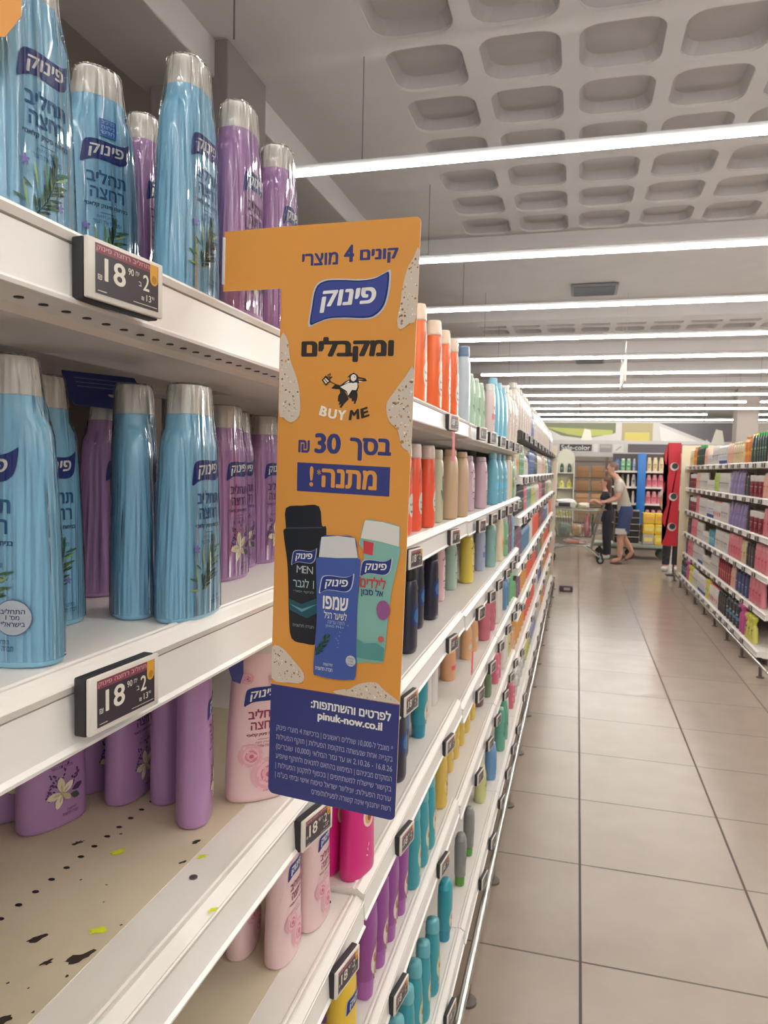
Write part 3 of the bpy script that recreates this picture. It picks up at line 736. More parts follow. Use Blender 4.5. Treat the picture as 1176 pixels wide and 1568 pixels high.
a.layer(); a.poly(mm([(45.4, -139.2), (47.6, -137.2), (51.2, -140.2), (48.2, -142.6)]), Wt); a.layer(); a.line(mm([(46.6, -138.2), (49.8, -141.4)]), .0007, K)
def LET(ch, bl, br, tr, tl, m): a.text(ch, 0, 0, 0, 0, m, .07, quad=mm([bl, br, tr, tl]))
LET('B', (42.0, -171.0), (49.4, -173.0), (51.4, -164.4), (44.4, -162.2), Wt); LET('U', (51.0, -173.4), (59.6, -174.6), (60.6, -165.8), (52.2, -164.6), Wt); LET('Y', (60.4, -175.2), (69.0, -175.0), (69.8, -166.2), (61.4, -166.2), Wt)
LET('M', (72.0, -175.0), (82.6, -173.6), (81.6, -164.6), (73.2, -166.0), K); LET('E', (84.4, -173.2), (92.4, -170.6), (89.8, -162.4), (83.0, -164.8), K)
link('bird_logo', a.mesh('bird_logo'), None, sign)
a = Art(E_); a.layer().poly(mm([(21.3, -215.3), (113.7, -215.6), (113.9, -241.8), (21.8, -242.1)]), SBLUE); a.layer()
TX(a, 'מתנה', 47, 101.5, -237.0, -219.5, ORANGE, .06); TX(a, '*', 42, 46, -226, -221, ORANGE, .02); TX(a, '!', 34.5, 38.5, -237, -218.5, ORANGE, .04)
link('gift_banner', a.mesh('gift_banner'), None, sign)
FOAM = mat((214, 200, 182), 0.7); FOAM_S = mat((206, 140, 58), 0.5); PORE = [mat((168, 128, 92), 0.8), mat((140, 104, 72), 0.8), mat((196, 152, 106), 0.8), mat((238, 230, 218), 0.7)]
def inside(P, x, z):
    r = False; j = len(P) - 1
    for i in range(len(P)):
        if (P[i][1] > z) != (P[j][1] > z) and x < (P[j][0] - P[i][0]) * (z - P[i][1]) / (P[j][1] - P[i][1]) + P[i][0]: r = not r
        j = i
    return r
def foam(P, seed, n=60, hi=1.0):
    a = Art(E_); rn = random.Random(seed)
    cx = sum(p[0] for p in P) / len(P); cz = sum(p[1] for p in P) / len(P)
    a.layer().poly(mm([(min(132.2, max(.1, cx + (x - cx) * 1.07)), cz + (z - cz) * 1.03 - .8) for x, z in P]), FOAM_S)
    a.layer().poly([(min(.1322, max(.0001, x)), z) for x, z in smooth(mm(P), 3)], FOAM); a.layer()
    x0, x1 = min(p[0] for p in P), max(p[0] for p in P); z0, z1 = min(p[1] for p in P), max(p[1] for p in P); k = 0
    while k < n:
        x, z = rn.uniform(x0, x1), rn.uniform(z0, z1)
        if inside([(cx + (p[0] - cx) * .9, cz + (p[1] - cz) * .93) for p in P], x, z):
            r = rn.choice([.4, .5, .6, .8, 1.1]) * hi; a.disc(x / 1000, z / 1000, r / 1000, rn.choice(PORE), r * rn.uniform(.6, 1) / 1000, 8, rn.random() * 3)
        k += 1
    link('foam_picture', a.mesh('foam_picture'), None, sign)
foam([(132.2, -28), (126.7, -34.9), (121.7, -43.9), (117.9, -60.7), (116.6, -74.3), (114.5, -87.9), (117.6, -94.9), (125.6, -89.9), (132.2, -83)], 1, 90)
foam([(0.2, -100.1), (8.2, -103.9), (10.8, -120.4), (18.7, -138.7), (22.4, -157.0), (21.9, -171.7), (13.8, -178.4), (5.3, -173.9), (0.4, -166.6)], 2, 110)
foam([(132.2, -130.2), (124.1, -136.3), (113.6, -150.3), (107.5, -160.9), (110.9, -174.9), (118.8, -181.8), (123.1, -195.7), (128.9, -199.9), (132.2, -198.8)], 3, 120, 1.3)
foam([(0.3, -394.7), (11.7, -394.4), (23.9, -404.6), (34.9, -415.9), (32.8, -424.9), (19.9, -426.9), (0.5, -425.4)], 4, 70)
foam([(68.8, -430.0), (75, -425), (82.0, -423.7), (92.8, -416.7), (108.0, -413.3), (116.9, -419.2), (132.1, -428.1), (132.1, -430)], 5, 80)
# printed shampoo bottles
a = Art(E_); P1 = [(10.8, -259.0), (28, -255.6), (45.2, -255.2), (48.8, -272.9), (53.4, -274.6), (52.6, -301.6), (48.5, -330), (48.3, -358.6), (47.7, -384.1), (34, -386.5), (20.8, -383.4), (17.3, -362.3), (15.4, -330), (13.7, -309.4), (8.7, -281.2), (11.4, -277.9)]
a.layer().poly(smooth(mm(P1), 3), mat((24, 26, 36), 0.4)); a.layer().poly(mm([(11.2, -277.5), (48.8, -274.2), (48.8, -275.2), (11.2, -278.6)]), mat((70, 74, 86), 0.4))
a.poly(mm([(17, -345), (30, -349), (48, -341), (48, -355), (36, -362), (18, -356)]), mat((28, 82, 96), 0.4)); a.layer().poly(mm([(18, -350), (31, -353.5), (47, -347), (31, -356.5)]), mat((96, 150, 160), 0.4))
flag(a, .0315, -.3035, .0245, .0165); a.layer(); a.text('M N', .0245, .0415, -.3192, -.3122, mat((190, 190, 196), .5)); a.text('E', .031, .0346, -.3192, -.3122, mat((190, 190, 196), .5))
TX(a, '1 לגבר', 21, 43, -333, -324.5, mat((170, 196, 196), .5), .01); TX(a, 'לניקוי יסודי', 22, 43, -338.5, -335.5, mat((140, 160, 168), .5), 0); TX(a, 'חברה חדשנית', 22, 44, -371, -368.5, mat((150, 160, 176), .5), 0)
link('black_bottle_picture', a.mesh('black_bottle_picture'), None, sign)
a = Art(E_); a.lay = 6; P3 = [(92.0, -264.6), (108, -265), (125.0, -268.1), (125.4, -286.0), (127.0, -288.8), (124, -306), (120.2, -325.6), (117.6, -356), (115.6, -389.4), (111.5, -394.1), (98, -395.4), (86, -394.1), (86.7, -345.6), (92.3, -298.0), (87, -287), (88.3, -281.1)]
a.poly(smooth(mm(P3), 3), mat((132, 184, 172), 0.4)); a.layer().poly(mm([(92.0, -264.6), (108, -265), (125.0, -268.1), (125.4, -286.0), (108, -283), (88.3, -281.1)]), mat((222, 220, 214), 0.4))
a.layer(); a.poly(mm([(91, -283.1), (101.2, -284.5), (100.6, -296), (91.6, -294.8)]), mat((206, 62, 70), 0.4)); flag(a, .1043, -.3066, .0292, .0185); a.layer()
TX(a, 'לילדים', 90, 114.5, -326, -315.5, mat((200, 56, 64), .5), .03); TX(a, 'אל סבון', 90.5, 112.5, -334.5, -326.5, mat((36, 56, 110), .5), .02)
a.disc(.113, -.345, .0065, mat((150, 86, 140), .4), .009); a.disc(.112, -.372, .003, mat((206, 96, 90), .4)); a.poly(mm([(87, -392), (115, -392), (115.8, -380), (108, -376), (96, -378), (87, -374)]), mat((88, 150, 146), .4))
link('green_bottle_picture', a.mesh('green_bottle_picture'), None, sign)
a = Art(E_); a.lay = 13; P2 = [(49.6, -283.2), (66, -281), (82.9, -281.5), (86.5, -299.5), (89.2, -301.3), (88.8, -322), (87.7, -345.6), (88.4, -380), (88.6, -410.0), (82.8, -414.1), (66, -416), (49.9, -414.8), (45.7, -412.2), (46.4, -385), (47.4, -358.7), (46, -330), (44.7, -304.4), (47.6, -302.1)]
a.poly(smooth(mm(P2), 3), mat((66, 92, 164), 0.4)); a.layer().poly(mm([(49.6, -283.2), (66, -281), (82.9, -281.5), (86.5, -299.5), (66, -301.5), (47.6, -302.1)]), mat((216, 214, 212), 0.4))
flag(a, .0664, -.3253, .0325, .020); a.layer(); TX(a, 'שמפו', 53.5, 79, -350, -337.5, WHITE, .05); TX(a, 'לשיער רגיל', 55, 78, -359, -351.5, WHITE, .01); TX(a, 'הזנה עדינה', 59, 76, -363.5, -360.5, mat((180, 190, 220), .5), 0); TX(a, 'ו-PH מאוזן', 57, 75, -367.5, -364.5, mat((180, 190, 220), .5), 0)
a.disc(.0836, -.396, .0050, mat((196, 200, 206), .4), .0052); a.layer(); TX(a, 'התחליב', 80.3, 87, -394.6, -392.8, NAVY2, 0); TX(a, "מס' 1", 81.5, 86, -397.2, -395.4, NAVY2, 0); TX(a, 'בישראל', 80.3, 87, -399.8, -398, NAVY2, 0)
rn = random.Random(9)
for k in range(26): petal(a, (.0475 + .011 * k / 25), (-.395 + .017 * k / 25), .006, .0015, R(55 + (55 if k % 2 else -55) * rn.random()), [mat((30, 62, 56), .5), mat((64, 104, 84), .5), mat((40, 78, 66), .5)][k % 3])
for k in range(9): petal(a, .069 + .004 * rn.random() * k / 2, -.385 + .003 * k, .002, .0009, R(70 * k), mat((120, 146, 200), .5))
TX(a, 'הידרטציה', 56, 65.5, -404, -401.5, WHITE, .0); TX(a, 'חברה חדשנית', 48, 65.5, -409, -406, WHITE, 0)
link('blue_bottle_picture', a.mesh('blue_bottle_picture'), None, sign)
a = Art(E_); a.lay = 3
TX(a, 'לפרטים והשתתפות:', 43.5, 124.5, -447.6, -438.2, WHITE, .045); a.text('pinuk-now.co.il', .051, .1165, -.4600, -.4500, WHITE, .045)
LT = mat((176, 178, 206), .5)
for k, s in enumerate(('* מוגבל ל-10,000 שוללים ראשונים | ברכישת 4 מוצרי פינוק', 'בקנייה אחת שנעשתה בתקופת הפעילות | תוקף הפעילות', '16.8.26 - 2.10.26 או עד גמר המלאי (10,000 שוברים)', 'המוקדם מביניהם | המימוש בהתאם לתנאים ולתוקף שיופיע', 'בקישור שיישלח למשתתפים | בכפוף לתקנון הפעילות |', 'עורכת הפעילות: יוניליוור ישראל טיפוח אישי וביתי בע"מ |', 'רשת יוחננוף אינה קשורה לפעילות/פרס')):
    TX(a, s, 47 if k == 6 else 7.5, 127.8, -477.2 - 9.5 * k, -469.6 - 9.5 * k, LT, .0)
link('small_print', a.mesh('small_print'), None, sign)
b_ = bmesh.new(); box(b_, -0.0645, -0.0615, -0.0012, 0.0025, -0.05, -0.006, bevel=0.001); link('plastic_clip', fix(b_), mat((216, 214, 210), .3), sign)

# other promotion cards between the bottles
def card(name, label, outline, cols, loc, rot, deco=None):
    t = thing(name, label, 'sign', loc, 0); t.rotation_euler = tuple(R(v) for v in rot)
    b_ = bmesh.new(); fr = [b_.verts.new((x, 0, z)) for x, z in outline]; bk = [b_.verts.new((x, .0008, z)) for x, z in outline]
    b_.faces.new(fr); b_.faces.new(bk[::-1])
    for i in range(len(fr)): b_.faces.new((fr[i], bk[i], bk[(i + 1) % len(fr)], fr[(i + 1) % len(fr)]))
    fix(b_); link('card', b_, cols, t, smooth=False)
    if deco:
        a = Art(E_); deco(a); link('print', a.mesh('print'), None, t)
    return t
def d1(a):
    a.layer(); m = mat((120, 124, 170), .5)
    for k in range(3): a.rect(-.03, .03, -.010 - .006 * k, -.0085 - .006 * k, m)
card('promotion_card', 'dark blue promotion card lying tilted under the top shelf behind the blue bottles', [(-.04, -.048), (.035, -.052), (.044, -.035), (.04, 0), (-.04, 0), (-.045, -.03)], SBLUE, (-.500, .672, 1.694), (-40, 0, 62), d1)
def d2(a): flag(a, .002, -.03, .02, .013)
card('neck_tag', 'orange paper tag hanging on the neck of a purple bottle, second shelf', [(-.012, 0), (.012, 0), (.014, -.02), (.013, -.045), (.006, -.062), (-.004, -.056), (-.011, -.035)], ORANGE, (-.434, .985, 1.457 + .182), (4, 0, 62), d2)
card('promotion_card', 'orange corner of another promotion card at the top left edge of photo', [(-.05, -.02), (-.028, -.034), (-.010, -.03), (0, -.014), (0, .05), (-.05, .05)], ORANGE, (-.372, .420, 1.912), (0, 0, 40), lambda a: a.layer().text('A', -.018, -.013, -.018, -.013, INKK))
card('promotion_card', 'dark blue edge of a card between the purple and pink rose bottles', [(-.016, 0), (.006, 0), (.007, -.04), (.002, -.052), (-.010, -.046), (-.016, -.03)], SBLUE, (-.382, .772, 1.177 + .213), (0, 0, 70))
card('promotion_card', 'dark blue card edge beside the orange sign behind the pink rose bottle', [(-.02, 0), (.02, 0), (.02, -.21), (-.008, -.21), (-.02, -.055)], SBLUE, (-.372, .892, 1.177 + .212), (0, 0, 25))

# ================================================================== ELECTRONIC PRICE LABELS
def esl_parts(detail):
    P = []
    b_ = bmesh.new(); box(b_, -.037, .037, .0005, .010, -.0235, .0165, bevel=.0015); P.append(('housing', to_mesh('housing', fix(b_), DARK)))
    b_ = bmesh.new(); box(b_, -.0372, .0372, -.0035, .0, -.0225, .0165, bevel=.0012); P.append(('frame', to_mesh('frame', fix(b_), mat((226, 220, 210), .4))))
    a = Art(); a.eps = .0001
    y0 = .0037 / a.eps; a.lay = y0; SC = mat((58, 50, 58), .35)
    a.rect(-.0305, .0315, -.0185, .0135, SC)
    a.lay += 1
    if detail:
        a.rect(-.0305, .0225, .0075, .0135, mat((136, 66, 80), .4)); a.poly([(.0225, .0135), (.0310, .0135), (.0310, .004)] + [(.02675 + .00425 * math.cos(R(q)), .003 + .004 * math.sin(R(q))) for q in range(0, -181, -30)] + [(.0225, .004)], mat((224, 168, 62), .4)); a.lay += 1
        CR = mat((232, 226, 212), .4)
        TX(a, 'תחליב רחצה פינוק', -29.5, 21.5, 8.3, 12.8, mat((214, 170, 176), .5), .01)
        a.text('18', -.0225, -.0025, -.0095, .0055, CR, .03); a.text('90', .000, .0055, .0005, .005, CR, .01); a.text('2', .0150, .0215, -.0065, .0045, CR, .02); TX(a, 'ב', 10.5, 13.5, -4.5, -1.5, CR, 0); TX(a, 'יח', 7.5, 11, 1.5, 4.5, CR, 0)
        a.disc(.0268, .0032, .0028, mat((190, 130, 40), .5), n=14); a.text('13', .0185, .0235, -.0135, -.009, CR, .01); a.text('90', .0242, .027, -.011, -.009, CR, 0); TX(a, '₪', -28.5, -24.8, -9.5, -6, CR, 0); TX(a, '₪', 13.5, 16, -13.5, -11, CR, 0)
        a.rect(.005, .030, -.0165, -.0161, CR); a.rect(-.0285, -.0205, -.0168, -.0163, CR)
    else:
        a.rect(-.022, -.003, -.010, .006, mat((150, 146, 146), .4)); a.rect(.006, .024, -.008, .004, mat((120, 112, 116), .4)); a.rect(-.0305, .0315, .0085, .0135, mat((120, 76, 84), .4))
    P.append(('screen', a.mesh('screen')))
    return P
ESL_D, ESL_S = esl_parts(True), esl_parts(False)
def esl(x, y, z, label, detail=False, rot=90, side=1, tilt=0):
    t = place('price_label', ESL_D if detail else ESL_S, (x, y, z), rot, label, 'price label', 'electronic price labels on left shelving' if side > 0 else 'electronic price labels on right shelving')
    if tilt: t.rotation_euler.x = R(tilt)
    return t
def lean(t, d=-5):   # lean the face a little upwards
    t.rotation_mode = 'ZYX'; t.rotation_euler = (R(d), 0, t.rotation_euler.z); t.rotation_mode = 'XYZ'
    return t
xe_ = X1 + .0145 + .0125
esl(xe_, .4365, 1.7275, 'electronic price label reading 18 on the top shelf edge, nearest to camera', True, 84)
esl(xe_, .4345, 1.441, 'electronic price label reading 18 on the second shelf edge under the blue bottles', True, 87)
esl(xe_, .835, 1.150, 'electronic price label on the worn third shelf edge below the sign', True, 80)
esl(xe_, .975, .858, 'electronic price label on the fourth shelf edge above the yellow bottle', True, 80)
esl(xe_, .50, .858, 'electronic price label on the fourth shelf edge at the bottom of the photo', True, 84)
SH = ['top', 'second', 'third', 'fourth', 'fifth', 'bottom']
bay2 = {0: [1.79], 1: [1.38, 1.86], 2: [1.37, 1.88], 3: [1.36, 1.87], 4: [1.34, 1.83], 5: [1.36, 1.84]}
for k, L_ in bay2.items():
    for n_, y in enumerate(L_): esl(xe_ + (.027 if k == 5 else 0), y, LEV2[k] - .026, '%s electronic price label on the %s shelf edge of the second bay' % (('nearer', 'farther')[n_] if len(L_) > 1 else 'only', SH[k]), True, 82)
rn = random.Random(21)
for k in range(6):
    y = 2.25 + .05 * k; n_ = 0
    while y < 4.1:
        n_ += 1
        esl(-.318 + .027 + (.02 if k == 5 else 0), y, LEV3[k] - .026, '%s electronic price label on the %s shelf edge of the third and fourth bays' % (word(n_), SH[k]), False, 82); y += rn.uniform(.27, .36)
for k in range(7):
    y = 4.3 + .06 * k; n_ = 0
    while y < 10.0:
        n_ += 1
        esl(-.325 + .027 + (.02 if k == 6 else 0), y, LEVF[k] - .026, '%s electronic price label along shelf %d of the dark topped bays' % (word(n_), k + 1), False, 82); y += rn.uniform(.42, .6) + .04 * (y - 4)

# ================================================================== OTHER PRODUCTS
# unit shapes: width 1 in x, depth 1 in y, height 1 in z, front towards -y
def P_(*a): return list(a)
SHAPES = {
 # name: body profile (z, a, b), cap profile, exponent
 'dusch': ([(0, .44, .42), (.01, .48, .46), (.05, .5, .5), (.45, .48, .48), (.66, .44, .46), (.76, .38, .42), (.82, .34, .40), (.835, .33, .39)], [(.836, .34, .41), (.85, .36, .43), (.97, .32, .40), (1, .28, .36)], 2.3),
 'shampoo': ([(0, .40, .40), (.01, .45, .45), (.06, .5, .5), (.40, .49, .49), (.62, .46, .47), (.74, .40, .44), (.80, .33, .40), (.815, .31, .38)], [(.816, .34, .40), (.83, .35, .42), (.96, .30, .38), (1, .26, .34)], 2.3),
 'slim': ([(0, .42, .42), (.01, .47, .47), (.05, .5, .5), (.70, .49, .49), (.80, .42, .46), (.86, .34, .40), (.87, .33, .38)], [(.871, .35, .40), (.89, .36, .41), (.98, .34, .39), (1, .30, .36)], 2.6),
 'taper': ([(0, .44, .42), (.01, .49, .48), (.05, .5, .5), (.3, .5, .5), (.62, .45, .47), (.82, .34, .40), (.93, .24, .32), (.945, .20, .28)], [(.946, .21, .28), (.955, .22, .29), (.99, .19, .26), (1, .15, .22)], 2.3),
 'round': ([(0, .46, .46), (.01, .49, .49), (.03, .5, .5), (.78, .5, .5), (.86, .42, .42), (.89, .30, .30), (.90, .28, .28)], [(.901, .32, .32), (.905, .33, .33), (.99, .32, .32), (1, .30, .30)], 2.0),
 'ovalfat': ([(0, .42, .40), (.015, .48, .47), (.08, .5, .5), (.5, .5, .5), (.72, .46, .48), (.84, .37, .43), (.90, .28, .36), (.91, .26, .34)], [(.911, .28, .36), (.92, .29, .37), (.99, .26, .34), (1, .22, .30)], 2.4),
 'standup': ([(0, .31, .36), (.004, .33, .38), (.19, .37, .41), (.20, .37, .41)], [(.2015, .40, .43), (.23, .43, .45), (.5, .48, .48), (.72, .5, .5), (.9, .47, .46), (.985, .36, .32), (1, .28, .24)], 2.3),
 'tub': ([(0, .46, .46), (.02, .49, .49), (.70, .5, .5), (.72, .5, .5)], [(.722, .51, .51), (.74, .52, .52), (.98, .52, .52), (1, .50, .50)], 2.0),
 'pouch': ([(0, .46, .44), (.02, .5, .5), (.2, .5, .48), (.6, .49, .30), (.9, .48, .08), (.97, .48, .03), (.985, .47, .02)], [(.90, .10, .12), (.92, .11, .13), (.99, .11, .13), (1, .09, .11)], 4.0),
 'tube': ([(.16, .34, .44), (.17, .36, .46), (.5, .44, .34), (.85, .49, .14), (.98, .5, .05), (1, .5, .04)], [(0, .33, .42), (.01, .35, .44), (.15, .36, .45), (.158, .34, .43)], 2.4),
 'jug': ([(0, .44, .44), (.01, .49, .48), (.06, .5, .5), (.5, .5, .5), (.68, .44, .46), (.80, .30, .38), (.87, .20, .28), (.88, .19, .27)], [(.881, .22, .30), (.89, .23, .31), (.99, .21, .29), (1, .19, .26)], 2.6),
 'box': ([(0, .5, .5), (.3, .5, .5), (.92, .5, .5)], [(.921, .5, .5), (.96, .5, .5), (1, .495, .495)], 14.0),
 'can': ([(0, .44, .44), (.02, .49, .49), (.05, .5, .5), (.74, .5, .5), (.80, .43, .43), (.81, .42, .42)], [(.811, .44, .44), (.83, .45, .45), (.96, .44, .44), (1, .34, .34)], 2.0),
 'pump': ([(0, .45, .45), (.01, .49, .49), (.04, .5, .5), (.62, .5, .5), (.69, .44, .44), (.735, .24, .26), (.75, .22, .24)], None, 2.6),
 'spray': ([(0, .45, .45), (.01, .49, .49), (.05, .5, .5), (.4, .47, .47), (.58, .36, .4), (.68, .18, .22), (.72, .17, .21)], None, 2.4),
}
_S = {}
def shape_meshes(sh, body, cap, lab):
    key = (sh, body, cap, lab)
    if key in _S: return _S[key]
    if body[0] < 236 or body[1] > 130: body = tuple(round(.88 * v + .12 * q) for v, q in zip(body, (196, 184, 172)))
    pr, cp, e = SHAPES[sh]; b = bmesh.new(); body_loft(b, pr, 24 if e < 5 else 40, e); bmesh_mat = mat(body, .36, coat=.25)
    parts = [('body', to_mesh('body', fix(b), bmesh_mat))]
    b = bmesh.new(); nm = 'cap'
    if cp: body_loft(b, cp, 24 if e < 5 else 40, e if sh not in ('pouch',) else 2)
    elif sh == 'pump':
        nm = 'pump_head'
        body_loft(b, [(.751, .25, .25), (.755, .26, .26), (.82, .25, .25), (.825, .22, .22)], 18, 2); body_loft(b, [(.80, .07, .07), (.93, .07, .07)], 10, 2)
        body_loft(b, [(.92, .22, .24), (.93, .25, .27), (.985, .24, .26), (1, .19, .22)], 18, 2); tube(b, [(0, 0, .955), (0, -.5, .955), (0, -.66, .925)], .055, 8)
    else:
        nm = 'spray_head'
        body_loft(b, [(.721, .22, .24), (.725, .24, .26), (.80, .22, .24)], 16, 2); body_loft(b, [(.80, .17, .26), (.86, .18, .42), (.95, .17, .46), (1, .12, .34)], 16, 3)
        tube(b, [(0, -.30, .84), (0, -.42, .78), (0, -.40, .70)], .05, 6); cyl(b, (0, -.46, .91), .055, -.14, 'y', 10)
    if len(b.faces): parts.append((nm, to_mesh(nm, fix(b), mat(cap, .38, coat=.2))))
    if lab:
        kind, c1, c2 = lab; a = Art(.004)
        wr = wrapper(cp if sh == 'standup' else pr, e, .006); M1, M2 = mat(c1, .45), mat(c2, .45)
        z0 = .25
        if kind == 'rect':
            a.layer().rect(-.40, .40, .16, .58, M1); a.layer().rect(-.26, .26, .44, .51, M2)
            for k in range(3): a.rect(-.22 + .04 * k, .22 - .04 * k, .36 - .06 * k, .385 - .06 * k, M2)
        elif kind == 'oval':
            a.layer().disc(.0, .32, .30, M1, .13, 20); a.layer(); a.disc(-.1, .33, .05, M2, .016, 10); a.disc(.1, .33, .05, M2, .016, 10); a.line([(-.12, .26), (0, .245), (.12, .26)], .02, M2)
            for k in range(3): a.line([(-.25 + .2 * k, .55), (-.18 + .2 * k, .66), (-.02 + .14 * k, .74)], .035, mat(tuple(min(255, v + 40) for v in c2), .4))
        elif kind == 'seven':
            a.layer().disc(0, .50, .34, M1, .20, 18); a.layer(); a.text('7', -.13, .13, .42, .60, M2, .02); a.rect(-.24, .24, .33, .35, M2); a.rect(-.2, .2, .22, .235, M2)
            for k in range(5): a.disc(-.3 + .15 * k, .70 + .03 * (k % 2), .06, M2, .015, 8)
        elif kind == 'flower':
            a.layer().disc(.04, .38, .34, M1, .15, 16); a.layer(); [petal(a, .04, .38, .24, .11, R(72 * k + 20), M2) for k in range(5)]; a.layer().disc(.04, .38, .09, mat((150, 80, 40), .5), .035, 10)
            a.layer(); [a.disc(-.1 + .12 * k, .17 - .03 * k, .05, M1, .015, 8) for k in range(3)]
        elif kind == 'band':
            a.layer().rect(-.45, .45, .30, .42, M1); a.layer().rect(-.25, .25, .5, .56, M2); a.rect(-.2, .2, .2, .22, M2)
        elif kind == 'glow':
            a.layer().disc(0, .42, .48, M1, .14, 22); a.layer().disc(0, .42, .30, M2, .08, 18); a.layer().disc(.18, .72, .10, mat((206, 190, 130), .4), .03, 10)
        elif kind == 'leaf':
            a.layer(); [petal(a, .05, .30, .42, .10, R(q), M1 if q % 2 else M2) for q in (35, 70, 101, 130, 160, 15)]; a.rect(-.2, .2, .60, .64, M2)
        parts.append(('front_label', a.mesh('front_label', wr)))
    if sh in ('standup',): parts[0], parts[1] = ('cap', parts[0][1]), ('body', parts[1][1])
    if sh == 'standup':
        parts[0][1].materials[0], parts[1][1].materials[0] = mat(cap, .38, coat=.2), mat(body, .36, coat=.25)
    _S[key] = parts; return parts
